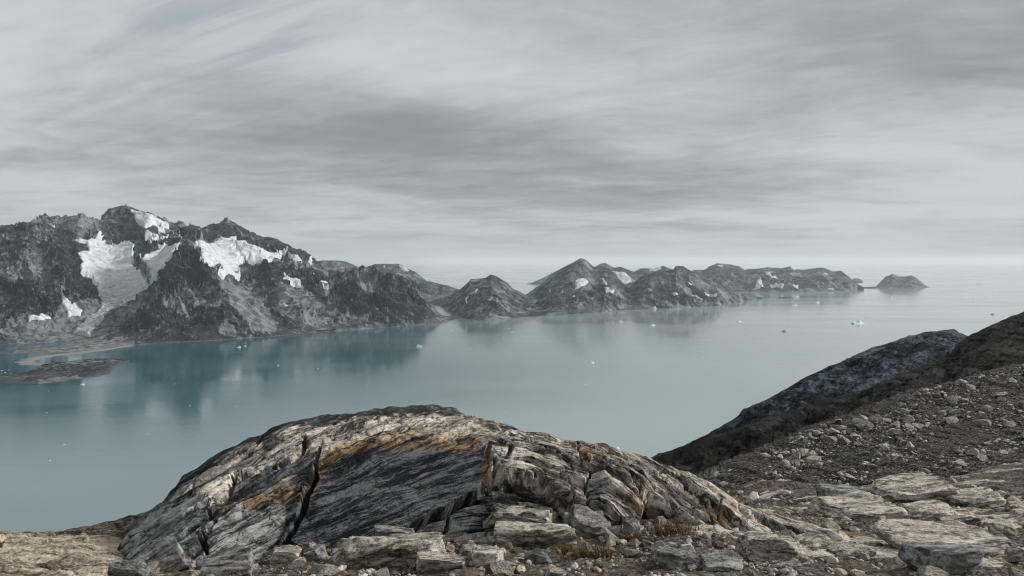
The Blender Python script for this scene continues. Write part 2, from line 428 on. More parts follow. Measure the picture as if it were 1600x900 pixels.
def soil_material(name, c0, c1, c2, scale=1., bump=.03):
    m, t, p = material(name)
    pos = t.node('ShaderNodeNewGeometry').outputs['Position']
    a = t.noise(pos, 1.6 * scale, 7, .7, .4); b = t.noise(pos, 22 * scale, 6, .75); v = t.voro(pos, 26 * scale)
    col = t.mix(t.mapr(t.m('ADD', t.m('MULTIPLY', a, .6), t.m('MULTIPLY', b, .5)), .46, .64), c0, c1)
    col = t.mix(t.mapr(t.noise(t.vadd(pos, (9, 4, 0)), 2.6 * scale, 6, .7, .5), .54, .64), col, c2)
    peb = t.mapr(t.sep(v.outputs['Color'])[0], .6, .9)
    col = t.mix(t.m('MULTIPLY', peb, .6), col, t.mix(b, (.12, .11, .10), (.42, .39, .34)))
    t.set(p.inputs['Base Color'], col); p.inputs['Roughness'].default_value = .95
    t.set(p.inputs['Normal'], t.bump(t.m('ADD', b, t.m('MULTIPLY', v.outputs['Distance'], -.6)), 1., bump))
    return m
M_SOIL = soil_material('gravelly_soil', (.022, .019, .016), (.15, .130, .102), (.075, .046, .024))
M_SCREE = soil_material('scree_bed', (.010, .010, .0095), (.058, .055, .051), (.028, .022, .016), .45, .08)
def ridge_material(name, blue):
    m, t, p = material(name)
    pos = t.node('ShaderNodeNewGeometry').outputs['Position']
    q = t.vmul(pos, (1, .6, 2.4))
    s1 = t.noise(q, .10, 9, .72, .6); s2 = t.noise(q, .55, 7, .75, .5); s3 = t.noise(pos, 3, 5, .8)
    f = t.m('ADD', t.m('MULTIPLY', s1, .6), t.m('ADD', t.m('MULTIPLY', s2, .55), t.m('MULTIPLY', s3, .3)))
    f = t.mapr(f, .67, .87)
    c = t.mix(f, (.004, .007, .011), (.115, .14, .175)) if blue else t.mix(f, (.003, .003, .003), (.055, .055, .056))
    c = t.mix(t.mapr(t.noise(pos, .2, 6, .7, .5), .56, .68), c, (.008, .0075, .007))
    t.set(p.inputs['Base Color'], c); p.inputs['Roughness'].default_value = .9
    t.set(p.inputs['Normal'], t.bump(t.m('ADD', s2, t.m('MULTIPLY', s3, .4)), 1., .6))
    return m
M_RIDGE_A = ridge_material('blue_grey_ridge', True)
M_RIDGE_B = ridge_material('black_brown_ridge', False)

# ------------------------------------------------------------------ water
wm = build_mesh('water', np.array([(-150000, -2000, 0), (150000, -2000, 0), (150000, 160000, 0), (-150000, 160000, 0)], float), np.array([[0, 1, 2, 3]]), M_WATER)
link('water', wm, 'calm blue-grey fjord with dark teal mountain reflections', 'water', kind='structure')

# ------------------------------------------------------------------ the big mountain massif on the far shore
SH = lambda py: EYE * F / (py - HY)
def snow_sheet(name, P, U, V, sd, T, label=None, cat=None, kind=None, dirt=None, wpx=3., group=None):
    msk = np.clip(.5 + (sd + (1. if kind is None else -.2)) / (2 * wpx), -.6, 1)
    off = (msk - .5) * 2 * T
    Q = P.copy(); Q[..., 2] += off
    Fq = grid_faces(*U.shape, keep=(msk > .22))
    if not len(Fq): return None
    at = {'dirt': (dirt if dirt is not None else np.zeros(U.shape)).ravel()}
    if kind is None:                                   # one connected sheet of ice
        lab = np.arange(Q.shape[0] * Q.shape[1])
        for _ in range(900):
            mn = lab[Fq].min(1); old = lab.copy()
            for k in range(4): np.minimum.at(lab, Fq[:, k], mn)
            if (old == lab).all(): break
        L0 = lab[Fq[:, 0]]; ids, cnt = np.unique(L0, return_counts=True); Fq = Fq[L0 == ids[cnt.argmax()]]
    Vv, Fq, at = compact(Q.reshape(-1, 3), Fq, at)
    return link(name, build_mesh(name, Vv, Fq, M_SNOW, attrs=at), label, cat, group, kind)

sky_A = [(-300, 360, 5400), (-150, 348, 5400), (0, 357, 5300), (38, 352, 5300), (60, 347, 5300), (100, 337, 5350), (129, 332, 5400), (152, 349, 5700), (168, 338, 5850), (190, 329, 5900), (205, 329, 5950), (240, 342, 6000), (262, 347, 6000),
         (300, 358, 6000), (330, 361, 6100), (360, 353, 6100), (374, 369, 6200), (405, 377, 6250), (440, 378, 6300), (467, 391, 6400), (498, 407, 6500)]
mid_A = [(160, 375, 5400), (140, 400, 5000), (185, 395, 5150), (170, 430, 4800), (200, 450, 4600), (170, 480, 4300), (130, 515, 3950), (225, 392, 5250), (265, 390, 5200), (245, 420, 4950),
         (90, 372, 4900), (60, 400, 4550), (110, 440, 4480), (20, 420, 4350), (40, 480, 4050), (100, 478, 4220), (0, 500, 3880), (-80, 440, 4300), (-80, 500, 3900),
         (295, 374, 4900), (270, 420, 4520), (240, 460, 4280), (300, 440, 4380), (330, 430, 4480), (250, 500, 3950), (205, 520, 3800), (330, 500, 4000), (390, 480, 4280),
         (350, 378, 5500), (345, 405, 5200), (360, 428, 5000), (370, 460, 4600), (410, 490, 4400), (430, 508, 4250),
         (420, 390, 5800), (410, 408, 5500), (440, 440, 5200), (470, 430, 5600), (480, 455, 5100), (400, 440, 5000),
         (450, 480, 4550), (500, 462, 4800), (530, 443, 5050), (560, 443, 5100), (600, 451, 5100), (623, 446, 5150), (645, 461, 5200), (661, 474, 5300), (684, 490, 5330), (560, 480, 4700), (620, 485, 4800), (70, 538, 3740), (20, 545, 3640), (120, 530, 3800)]
sky_A = [(a, b + (10 if 80 < a < 140 else 4), c) for a, b, c in sky_A]
pts = [W(*q) for q in sky_A + mid_A]
for (a, b, c) in sky_A:
    q = W(a, b, c); x = (a - 800) / F
    pts.append((x * (c + 700), c + 700, q[2] - 260)); pts.append((x * (c + 2000), c + 2000, 40))
for a, d, z in [(560, 5800, 130), (600, 5800, 110), (640, 5750, 30), (690, 5900, -30), (720, 6000, -40), (540, 6500, 160), (600, 6800, -10), (660, 6600, -40), (750, 6300, -40)]:
    pts.append(((a - 800) / F * d, d, z))
for a, b in [(-250, 552), (-100, 552), (0, 553), (100, 550), (160, 545), (207, 540), (260, 536), (300, 534), (380, 529), (450, 524), (520, 518), (600, 512), (650, 508), (700, 502), (735, 498)]:
    d = SH(b); x = (a - 800) / F
    pts.append((x * d, d, 0)); pts.append((x * (d - 300), d - 300, -70)); pts.append((x * (d - 900), d - 900, -150))
tpsA = TPS(pts, 1000.)
pxs = np.linspace(-200, 760, 900); ds = np.exp(np.linspace(np.log(3300), np.log(7600), 480))
U, D = np.meshgrid(pxs, ds)
X = (U - 800) / F * D; Y = D
Z = tpsA(X, Y)
V = HY + (EYE - Z) * F / D
spur = 0 * Z
for pl, hh, wd in [([(295, 380, 4880), (283, 400, 4700), (270, 425, 4480), (250, 470, 4150), (222, 518, 3830)], 75, 250), ([(295, 380, 4880), (318, 420, 4560), (345, 470, 4220), (365, 508, 4020)], 55, 230), ([(74, 408, 4540), (104, 445, 4460), (110, 482, 4180)], 65, 250), ([(25, 425, 4350), (42, 480, 4040)], 55, 240),
                   ([(232, 352, 5850), (224, 378, 5450), (219, 405, 5080), (226, 430, 4880)], 65, 190), ([(436, 392, 6000), (470, 425, 5600), (500, 455, 4880), (545, 445, 5080), (620, 449, 5130), (660, 475, 5290)], 40, 230), ([(405, 408, 5500), (425, 450, 4950), (455, 480, 4560), (470, 508, 4450)], 60, 230), ([(560, 450, 5050), (550, 480, 4700), (545, 508, 4620)], 50, 190), ([(622, 452, 5100), (612, 480, 4830), (605, 506, 4720)], 45, 160), ([(150, 352, 5650), (150, 370, 5420), (140, 388, 5150)], 50, 160)]:
    wp = [((a_ - 800) / F * d_, d_) for a_, b_, d_ in pl]
    dd_ = seg_dist(X + 60 * fbm2(X / 180, Y / 180, 3), Y + 60 * fbm2(X / 180 + 9, Y / 180, 3), wp)
    spur = np.maximum(spur, hh * np.clip(1 - dd_ / wd, 0, 1) ** 1.2)
for a_, d_, hh, wd in [(129, 5400, 20, 110), (113, 5370, 10, 90), (189, 5890, 36, 120), (205, 5950, 30, 110), (362, 6100, 30, 130), (345, 6080, 18, 80), (75, 5310, 22, 90), (58, 5300, 20, 80), (100, 5350, 16, 70), (16, 5300, 16, 90), (262, 6000, 16, 80), (293, 4880, 22, 260), (240, 5990, 14, 60), (168, 5840, 18, 70)]:
    spur = spur + hh * np.clip(1.12 - np.sqrt((X - (a_ - 800) / F * d_) ** 2 + ((Y - d_) * .6) ** 2 + (.16 * wd) ** 2) / wd, 0, 1)
rt = np.random.default_rng(91); skA = np.array(sky_A)
for _ in range(70):
    a_ = rt.uniform(-60, 500); d_ = np.interp(a_, skA[:, 0], skA[:, 2]) + rt.normal(0, 60); hh = rt.uniform(6, 26) * (1 if a_ < 380 else .5) * (.35 if 85 < a_ < 150 else 1); wd = hh * rt.uniform(1.3, 2.6)
    spur = spur + hh * np.clip(1.1 - np.sqrt((X - (a_ - 800) / F * d_) ** 2 + ((Y - d_) * .45) ** 2 + (.14 * wd) ** 2) / wd, 0, 1)
Z = Z + spur * sstep(Z, 0, 60)
V = HY + (EYE - Z) * F / D
wob = lambda U, V, a, s: a * fbm2(U / s, V / s, 3)
Uw = U + wob(U, V, 6, 16) + wob(U + 70, V, 2.5, 5); Vw = V + wob(U + 300, V + 90, 4, 14) + wob(U, V + 50, 1.6, 4)
GL = {
 'g1': [(153, 362), (165, 379), (172, 386), (193, 381), (212, 384), (207, 410), (210, 427), (226, 431), (231, 443), (220, 462), (207, 468), (165, 493), (138, 524), (114, 520), (127, 508), (158, 482), (155, 462), (152, 441), (129, 424), (124, 403), (119, 394), (138, 396), (136, 384), (117, 374), (145, 375)],
 'g2': [(224, 403), (255, 384), (279, 384), (265, 410), (241, 437), (229, 441), (238, 420), (220, 413)],
 'g3': [(308, 381), (344, 375), (367, 372), (367, 386), (382, 403), (369, 410), (377, 427), (375, 434), (348, 431), (341, 417), (313, 412), (317, 396)],
 'g4': [(366, 381), (380, 384), (405, 393), (436, 391), (437, 404), (413, 412), (393, 404), (380, 398)],
 'pk': [(206, 331), (241, 341), (263, 348), (262, 356), (241, 350), (227, 355), (212, 346)],
}
PATCH = [[(244, 356), (255, 354), (258, 361), (246, 366)], [(226, 377), (241, 371), (260, 371), (258, 378), (234, 384)], [(270, 364), (284, 368), (286, 374), (276, 371)], [(478, 406), (490, 403), (489, 410), (478, 411)],
         [(446, 433), (467, 442), (472, 449), (485, 456), (466, 452), (440, 440)], [(499, 451), (506, 447), (514, 452), (500, 454)], [(436, 473), (444, 473), (453, 478), (443, 479)], [(584, 477), (588, 484), (595, 488), (590, 488)],
         [(95, 467), (110, 477), (131, 486), (125, 494), (105, 499), (99, 485)], [(42, 499), (72, 491), (80, 494), (78, 503), (44, 505)], [(74, 354), (86, 348), (87, 354), (76, 357)], [(450, 400), (462, 404), (466, 412), (455, 408)], [(3, 490), (20, 495), (32, 503), (22, 503)],
         [(484, 426), (496, 424), (500, 430), (487, 431)], [(432, 387), (450, 390), (448, 396), (436, 393)], [(280, 398), (286, 385), (289, 388), (283, 403)]]
SCR = [[(20, 552), (40, 500), (75, 500), (95, 480), (150, 470), (180, 490), (165, 530), (208, 540), (120, 552)], [(330, 430), (352, 435), (400, 452), (430, 500), (440, 520), (395, 522), (365, 480)], [(430, 440), (480, 455), (500, 470), (440, 500), (425, 470)], [(180, 480), (240, 455), (232, 470), (190, 510), (170, 525)], [(40, 395), (60, 380), (70, 440), (85, 480), (70, 470)]]
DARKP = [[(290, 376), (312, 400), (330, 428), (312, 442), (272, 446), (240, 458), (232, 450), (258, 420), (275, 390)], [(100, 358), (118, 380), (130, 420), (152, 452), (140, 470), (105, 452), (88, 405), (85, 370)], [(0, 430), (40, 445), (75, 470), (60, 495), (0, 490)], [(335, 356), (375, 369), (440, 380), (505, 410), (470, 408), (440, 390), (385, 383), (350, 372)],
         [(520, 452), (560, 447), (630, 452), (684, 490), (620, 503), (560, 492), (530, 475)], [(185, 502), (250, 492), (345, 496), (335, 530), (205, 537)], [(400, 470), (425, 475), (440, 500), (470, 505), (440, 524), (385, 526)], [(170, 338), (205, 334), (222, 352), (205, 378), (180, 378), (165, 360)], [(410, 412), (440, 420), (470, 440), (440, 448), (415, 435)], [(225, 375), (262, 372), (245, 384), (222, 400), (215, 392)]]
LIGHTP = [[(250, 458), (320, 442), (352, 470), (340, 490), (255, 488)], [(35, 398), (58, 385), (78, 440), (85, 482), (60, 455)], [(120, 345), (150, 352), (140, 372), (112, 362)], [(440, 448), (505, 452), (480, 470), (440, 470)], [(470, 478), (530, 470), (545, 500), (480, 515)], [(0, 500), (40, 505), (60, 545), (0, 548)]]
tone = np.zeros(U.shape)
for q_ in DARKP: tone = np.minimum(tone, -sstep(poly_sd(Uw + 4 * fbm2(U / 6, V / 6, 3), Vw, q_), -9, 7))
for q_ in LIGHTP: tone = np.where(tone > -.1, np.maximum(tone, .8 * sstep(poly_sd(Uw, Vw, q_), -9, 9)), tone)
sdg = {k: poly_sd(Uw, Vw, v) for k, v in GL.items()}
glac = np.max([sstep(s, -6, 6) for s in sdg.values()], axis=0)
sdp = np.max([poly_sd(Uw, Vw, v) for v in PATCH], axis=0)
scr = np.max([sstep(poly_sd(Uw, Vw, v), -10, 12) for v in SCR], axis=0)
wx = X + 140 * fbm2(X / 500, Y / 500, 3); wy = Y + 140 * fbm2(X / 500 + 40, Y / 500 + 9, 3)
rd = ridged2(wx / 620, wy / 620, 7, .58) - .52
fb = fbm2(wx / 90, wy / 90, 4, .6)
hgt = np.clip(Z / 120, 0, 1)
amp = hgt * (1 - .82 * glac) * (1 - .75 * scr)
front = sstep(Z, 500, 250)
er, _ = erode(X, Y, Z + 40 * amp * rd, 420, 6, gain=.44)
rj = ridged2(wx / 230 + 5, wy / 230, 5, .46) - .5
near_crest = .30 + .70 * sstep(np.interp(U, np.array(sky_A)[:, 0], np.array(sky_A)[:, 2]) - D, 100, 700)
Zr = Z + amp * (110 * rd * (0.55 + .45 * front) + near_crest * (52 * er + 14 * rj))
Zr = np.where(Z < 4, Z, np.maximum(Zr, Z * .15 + 1))
P = np.stack([X, Y, Zr], -1)
Nn = grid_normals(np.stack([X, Y, Z + amp * 60 * rd], -1)); Nn *= np.sign(Nn[..., 2:3] + 1e-9)
c_ = (X * .8 + Y * .3) / 260, (Y * .9 - X * .35) / 260, (Zr + .35 * X) / 210
d3 = ridged3(*c_, 6, .52) - .50
d4 = fbm3(X / 45, Y / 45, Zr / 38, 3)
P = P + Nn * ((amp * (.35 + .65 * near_crest)) * (95 * d3 + 9 * d4))[..., None]
P[..., 2] = np.where(Z < 4, np.minimum(P[..., 2], Z + 1), np.maximum(P[..., 2], np.minimum(Z * .15 + 1, 12)))
beach = sstep(poly_sd(U, V, [(20, 553), (110, 551), (160, 546), (210, 539), (210, 533), (120, 547), (20, 549)]), -3, 3) * .8
beach = np.maximum(beach, sstep(Zr + 4 * fb, 5, .5) * .35 * (Zr > -2))
keep = (Zr > -25)
Fq = grid_faces(*U.shape, keep=keep)
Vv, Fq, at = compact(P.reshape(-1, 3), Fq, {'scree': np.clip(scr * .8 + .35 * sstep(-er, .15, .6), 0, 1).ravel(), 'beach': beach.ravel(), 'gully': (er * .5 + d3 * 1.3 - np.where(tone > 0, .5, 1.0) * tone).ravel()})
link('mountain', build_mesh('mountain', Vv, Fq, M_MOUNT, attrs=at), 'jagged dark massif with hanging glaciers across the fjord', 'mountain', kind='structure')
dirt = sstep(V, 425, 480)
snow_sheet('glacier', P, U, V, sdg['g1'], 15, 'largest white glacier spilling down to a grey moraine tongue', 'glacier', dirt=dirt)
snow_sheet('glacier', P, U, V, sdg['g2'], 12, 'narrow glacier in the gully just left of the dark pyramid peak', 'glacier', dirt=dirt)
snow_sheet('glacier', P, U, V, sdg['g3'], 13, 'broad white glacier basin just right of the dark pyramid peak', 'glacier')
snow_sheet('glacier', P, U, V, sdg['g4'], 12, 'smaller pale glacier shelf below the descending right ridge of the massif', 'glacier')
snow_sheet('snowfield', P, U, V, sdg['pk'], 16, 'smooth white snow slope on the highest summit', 'snowfield')
snow_sheet('snow', P, U, V, sdp, 10, kind='stuff', label='scattered snow patches lying in gullies of the massif', wpx=2)

# ------------------------------------------------------------------ mountains and islands further down the fjord
def hill(label, crest, shore, px0, px1, ncol, nrow, amp, wl, snow=(), seed=0, lin=.6, p=1.5, back=(900, 400), scree=(), name='mountain', res=1.):
    base = [(a, b, SH(b)) for a, b in shore]
    Pm, U, V, v = loft(crest, base, px0, px1, ncol, nrow, p, lin, back[0], back[1], 14, skirt=(150, 50))
    X, Y, Z = Pm[..., 0], Pm[..., 1], Pm[..., 2]
    wx = X + .25 * wl * fbm2(X / wl + seed, Y / wl, 3); wy = Y + .25 * wl * fbm2(X / wl, Y / wl + 7 + seed, 3)
    rd = ridged2(wx / wl + seed * 3.3, wy / wl, 6, .56) - .5
    fb = fbm2(wx / (wl * .15), wy / (wl * .15) + seed, 4, .6)
    e = np.clip(Z / min(60, amp * 1.1), 0, 1) * (.22 + .78 * np.clip((1 - np.abs(v)) * 1.6, 0, 1))
    sn = np.zeros(U.shape) - 99
    Uw = U + wob(U, V, 3, 9); Vw = V + wob(U + 30, V, 2, 9)
    for q in snow: sn = np.maximum(sn, poly_sd(Uw, Vw, q))
    sc_ = np.zeros(U.shape)
    for q in scree: sc_ = np.maximum(sc_, sstep(poly_sd(Uw, Vw, q), -6, 6))
    er, _ = erode(X, Y, Z + amp * .3 * rd * e, wl * .55, 5)
    Z2 = Z + amp * e * (.65 * rd + .05 * fb + .24 * er)
    sc_ = np.clip(sc_ + .35 * sstep(-er, .15, .6), 0, 1)
    # spurs run down towards the water: push the slope to and fro as well
    Y2 = Y + amp * 2.2 * e * fbm2(X / (wl * .45) + seed, Z / (wl * 2.5), 4, .55) * (v < 1)
    Pm = np.stack([X, Y2, np.where(v < 0, Z, Z2)], -1)
    Nn = grid_normals(Pm); Nn *= np.sign(Nn[..., 2:3] + 1e-9)
    w3 = wl * .42
    d3 = ridged3((X * .8 + Y * .3) / w3 + seed, (Y * .9 - X * .35) / w3, (Z2 + .35 * X) / (w3 * .8), 5, .52) - .5
    Pm = Pm + Nn * (amp * .50 * e * np.clip(Z / 40, 0, 1) * (v >= 0) * d3)[..., None]
    er = er * .5 + d3 * 1.6
    bch = sstep(Z2, min(5, amp * .3), .3) * .3 * (v >= 0)
    o = link(name, build_mesh(name, Pm.reshape(-1, 3), grid_faces(*U.shape), M_MOUNT, attrs={'scree': sc_.ravel(), 'beach': bch.ravel(), 'gully': er.ravel()}), label, name, kind='structure')
    if snow:
        snow_sheet('snow', Pm, U, V, sn, 11, kind='stuff', label='snow patches on the ' + label, wpx=1.6)
    return o
hill('low blue-grey hills behind the massif with a rounded summit', [(480, 412, 9300), (503, 407, 9300), (523, 408, 9300), (543, 410, 9400), (564, 419, 9400), (584, 414, 9500), (605, 413, 9500), (623, 412, 9500), (635, 418, 9400), (653, 427, 9300), (669, 440, 9200), (700, 446, 9000), (718, 452, 8900), (730, 462, 8800)],
     [(480, 463), (656, 463), (700, 463), (730, 462.6)], 480, 730, 230, 70, 90, 700, seed=3,
     snow=[[(566, 424), (573, 423), (572, 430), (567, 429)], [(622, 414), (632, 416), (640, 423), (630, 423)], [(575, 432), (580, 433), (577, 436)], [(598, 416), (604, 415), (600, 419)]])
hill('dark hill with a blunt notched top between channel and fjord', [(655, 471, 8000), (675, 468, 7700), (690, 467, 7300), (710, 457, 6900), (722, 450, 6600), (735, 437, 6400), (748, 436, 6350), (760, 434, 6300), (767, 430, 6300), (775, 432, 6300), (790, 440, 6350), (802, 451, 6450), (822, 461, 6600), (850, 470, 6500), (880, 480, 6300)],
     [(655, 474), (690, 479), (705, 489), (720, 496), (740, 500), (770, 501), (815, 496), (855, 494), (890, 492)], 655, 890, 290, 90, 75, 420, seed=5,
     snow=[[(727, 470), (733, 462), (735, 463), (728, 475)], [(741, 455), (746, 450), (747, 452), (742, 458)]], lin=.7, back=(1200, 330))
hill('tallest pyramid mountain in the middle of the fjord', [(815, 463, 7400), (822, 460, 7300), (847, 444, 7200), (865, 427, 7150), (890, 412, 7100), (907, 404, 7100), (915, 406, 7100), (927, 417, 7150), (937, 419, 7200), (946, 416, 7200), (955, 421, 7200), (965, 434, 7250), (976, 446, 7300), (1000, 462, 7300), (1020, 474, 7100)],
     [(800, 494.5), (855, 494), (915, 490), (940, 488), (965, 485), (1000, 484), (1025, 483)], 800, 1025, 300, 100, 95, 520, seed=8,
     snow=[[(898, 437), (912, 434), (922, 440), (910, 443), (899, 446)], [(936, 433), (946, 440), (952, 447), (943, 444)], [(944, 451), (962, 455), (955, 459), (946, 457)], [(857, 454), (862, 449), (862, 456)], [(873, 462), (880, 456), (879, 461)], [(890, 465), (900, 463), (898, 467)]], lin=.7, back=(1400, 420))
hill('snowy grey ridge far behind the pyramid mountain', [(900, 440, 9800), (937, 412, 9800), (947, 411, 9800), (960, 419, 9800), (970, 417, 9800), (990, 424, 9800), (1002, 419, 9900), (1018, 420, 9900), (1037, 416, 9900), (1060, 424, 9900), (1100, 440, 9900)],
     [(900, 461), (1100, 461)], 900, 1100, 200, 60, 90, 600, seed=12, snow=[[(956, 424), (972, 425), (987, 435), (987, 441), (975, 446), (962, 432)], [(1012, 421), (1030, 417), (1036, 420), (1020, 424)]])
hill('dark double-humped mountain with a square-topped peak', [(950, 474, 7600), (968, 462, 7500), (984, 448, 7350), (1004, 430, 7200), (1024, 424, 7150), (1040, 424, 7100), (1052, 422, 7100), (1056, 416, 7100), (1068, 416, 7100), (1080, 424, 7100), (1096, 436, 7200), (1112, 446, 7300), (1136, 456, 7500), (1168, 462, 7900), (1190, 464.5, 8150), (1202, 466, 8250)],
     [(950, 485), (980, 484), (1040, 482), (1090, 480), (1120, 478), (1160, 471), (1190, 467), (1202, 466.4)], 950, 1202, 320, 90, 80, 460, seed=15,
     snow=[[(1050, 460), (1055, 458), (1060, 464), (1054, 464)], [(1083, 458), (1096, 464), (1098, 468), (1086, 463)], [(1102, 455), (1118, 460), (1120, 463), (1105, 459)], [(1115, 443), (1122, 446), (1117, 446)], [(1076, 440), (1082, 444), (1079, 446)]], lin=.7, back=(1200, 400))
hill('long hazy range with snow gullies on the far shore', [(1070, 428, 11600), (1084, 422, 11600), (1100, 422, 11500), (1108, 416, 11500), (1120, 411, 11500), (1136, 413, 11500), (1156, 416, 11500), (1164, 422, 11500), (1184, 420, 11500), (1200, 418, 11500), (1220, 420, 11600), (1236, 416, 11600), (1252, 422, 11500), (1264, 420, 11500), (1288, 419, 11500), (1304, 424, 11500), (1316, 424, 11300), (1328, 434, 11000), (1340, 444, 10900), (1350, 449, 10800)],
     [(1070, 459), (1132, 455), (1200, 457), (1260, 457), (1328, 454), (1350, 451)], 1070, 1350, 330, 70, 110, 750, seed=21,
     snow=[[(1180, 440), (1190, 436), (1192, 444), (1184, 451), (1174, 450)], [(1204, 446), (1213, 445), (1224, 448), (1222, 452), (1206, 450)], [(1194, 427), (1202, 426), (1206, 432), (1212, 431), (1216, 436), (1204, 436)], [(1228, 417), (1236, 415), (1250, 421), (1240, 421)], [(1236, 444), (1252, 447), (1246, 451)], [(1113, 413), (1134, 414), (1128, 416)], [(1290, 448), (1304, 450), (1298, 453)], [(1286, 426), (1294, 427), (1292, 430)]], lin=.6, back=(1500, 400))
hill('small two-peaked rocky island alone on the horizon', [(1368, 448, 11900), (1372, 444, 12000), (1384, 432, 12100), (1394, 428, 12100), (1404, 432, 12100), (1414, 432, 12100), (1424, 430, 12100), (1432, 434, 12100), (1446, 446, 12000), (1452, 449, 11900)], [(1368, 449.5), (1410, 450), (1452, 449.7)], 1368, 1452, 150, 40, 50, 400, seed=25, name='island', back=(600, 300))
hill('flat dark skerry in front of the far range', [(1213, 466, 8250), (1218, 464.2, 8280), (1228, 464, 8300), (1238, 465.5, 8250), (1241, 466.3, 8200)], [(1213, 466.5), (1228, 466.8), (1241, 466.6)], 1213, 1241, 50, 12, 3, 90, seed=28, name='island', back=(150, 30))
hill('low flat skerries between the far range and the small island', [(1340, 450, 11400), (1352, 448.3, 11500), (1366, 448, 11500), (1378, 448.8, 11500), (1388, 450, 11400)], [(1340, 450.6), (1365, 450.8), (1388, 450.6)], 1340, 1388, 60, 12, 5, 120, seed=29, name='island', back=(200, 40))
hill('faint hazy hill peeping out beyond the far range', [(1326, 440, 15600), (1336, 434, 15800), (1344, 436, 15800), (1352, 442, 15600)], [(1326, 442.5), (1352, 442.5)], 1326, 1352, 40, 20, 40, 400, seed=31, name='island', back=(600, 300))
hill('faint sloping hill on the horizon left of the pyramid mountain', [(822, 444, 13500), (832, 441.5, 13500), (847, 435, 13600), (862, 427, 13700), (880, 418, 13800), (905, 430, 13600)], [(822, 444.6), (905, 444.6)], 822, 905, 60, 20, 50, 500, seed=33, name='island', back=(900, 400))
hill('low brown islet with sandy edges near the left shore', [(-90, 585, 2620), (0, 588, 2640), (28, 585, 2700), (60, 575, 2780), (83, 567, 2900), (127, 563, 3000), (148, 560.5, 3080), (179, 560.5, 3110), (206, 563.6, 3060)],
     [(-90, 596), (0, 598), (20, 599), (69, 599.5), (100, 595), (131, 591.5), (160, 588), (172, 584), (178, 575), (190, 567), (206, 564.2)], -90, 206, 300, 60, 14, 80, seed=37, name='island', lin=.8, back=(160, 40), scree=[[(60, 600), (130, 591), (120, 586), (60, 594)]])
# sand spit curving off the delta
sp = np.array([(0, 556), (25, 558), (36, 565), (55, 568), (44, 560), (75, 556), (107, 553.5), (150, 549), (205, 540.5)], float)
def spit(pts, wpx):
    L = []; R = []; Mid = []
    q = np.array([W(a, b, SH(b)) for a, b in pts]); qi = np.stack([np.interp(np.linspace(0, len(q) - 1, 60), np.arange(len(q)), q[:, i]) for i in range(3)], 1)
    tg = np.gradient(qi, axis=0); nn = np.stack([-tg[:, 1], tg[:, 0]], 1); nn /= np.linalg.norm(nn, axis=1)[:, None]
    ww = wpx * np.interp(np.linspace(0, 1, 60), [0, .2, .8, 1], [.4, 1, .9, .6])[:, None] * (1 + .3 * np.sin(np.arange(60) * .9))[:, None]
    rows = []
    for k, z in ((-1, -3), (-.5, 2.2), (0, 3.2), (.5, 2.2), (1, -3)):
        r = qi.copy(); r[:, :2] += nn * ww * k; r[:, 2] = z; rows.append(r)
    return np.array(rows)
m_sand, t, p = material('pale_sand'); pos = t.node('ShaderNodeNewGeometry').outputs['Position']
t.set(p.inputs['Base Color'], t.mix(t.noise(pos, .02, 6, .7), (.12, .12, .112), (.29, .285, .265))); p.inputs['Roughness'].default_value = .95
g = spit([(205, 540), (170, 545.5), (130, 550.5), (107, 553), (80, 556), (55, 559.5), (42, 563), (38, 566.5), (48, 569.5), (70, 570)], 45)
link('beach', build_mesh('beach', g.reshape(-1, 3), grid_faces(*g.shape[:2]), m_sand), 'pale sand spit curving from the delta', 'beach', kind='structure')

# ------------------------------------------------------------------ near ground (gravelly terrace the viewer stands above)
gp = []
def gadd(*q):
    for a in q: gp.append(W(*a))
gadd((-150, 930, 6.3), (150, 930, 6.4), (400, 930, 6.6), (700, 930, 6.6), (1000, 930, 6.5), (1300, 930, 6.6), (1600, 930, 6.8), (1800, 930, 6.9),
     (-150, 860, 9.5), (0, 835, 10.2), (55, 845, 10.4), (120, 834, 10.8), (180, 819, 11.2), (240, 802, 11.6), (60, 880, 8.6), (180, 880, 8.8),
     (330, 880, 8.3), (450, 868, 8.6), (600, 862, 8.8), (750, 850, 9.2), (900, 850, 9.2), (1000, 830, 9.8), (1100, 830, 9.9), (1160, 815, 11),
     (1150, 880, 8.2), (1300, 850, 10.6), (1300, 890, 8.2), (1450, 850, 10.8), (1600, 890, 8.4), (1600, 840, 11.5), (1750, 840, 11.8),
     (1200, 800, 15.), (1300, 800, 15.5), (1450, 800, 15.5), (1600, 790, 17), (1750, 780, 18), (1140, 770, 21), (1200, 782, 18.5), (1350, 772, 20), (1500, 760, 21), (1600, 730, 24), (1750, 700, 27))
for a, b, d in [(-100, 842, 10), (0, 835, 10.2), (55, 845, 10.4), (120, 834, 10.8), (180, 819, 11.2), (240, 802, 11.6)]:
    q_ = W(a, b, d); gp.append(((a - 800) / F * (d + .7), d + .7, q_[2] - .42)); gp.append(((a - 800) / F * (d + 1.6), d + 1.6, q_[2] - 1.9))
for a, d, z in [(-150, 13, -9), (0, 13, -8), (60, 13.5, -8), (120, 14, -8), (180, 15, -8), (240, 15.5, -7.5), (-150, 18, -20), (120, 19, -19), (400, 15, -6.5), (600, 15, -6), (800, 15.5, -6), (950, 16, -6), (400, 22, -18), (700, 22, -17), (900, 24, -15), (1050, 26, -12.5), (1100, 34, -15),
                (1200, 35, -13.5), (1350, 35, -12), (1600, 35, -9.5)]:
    gp.append(((a - 800) / F * d, d, EYE + z))
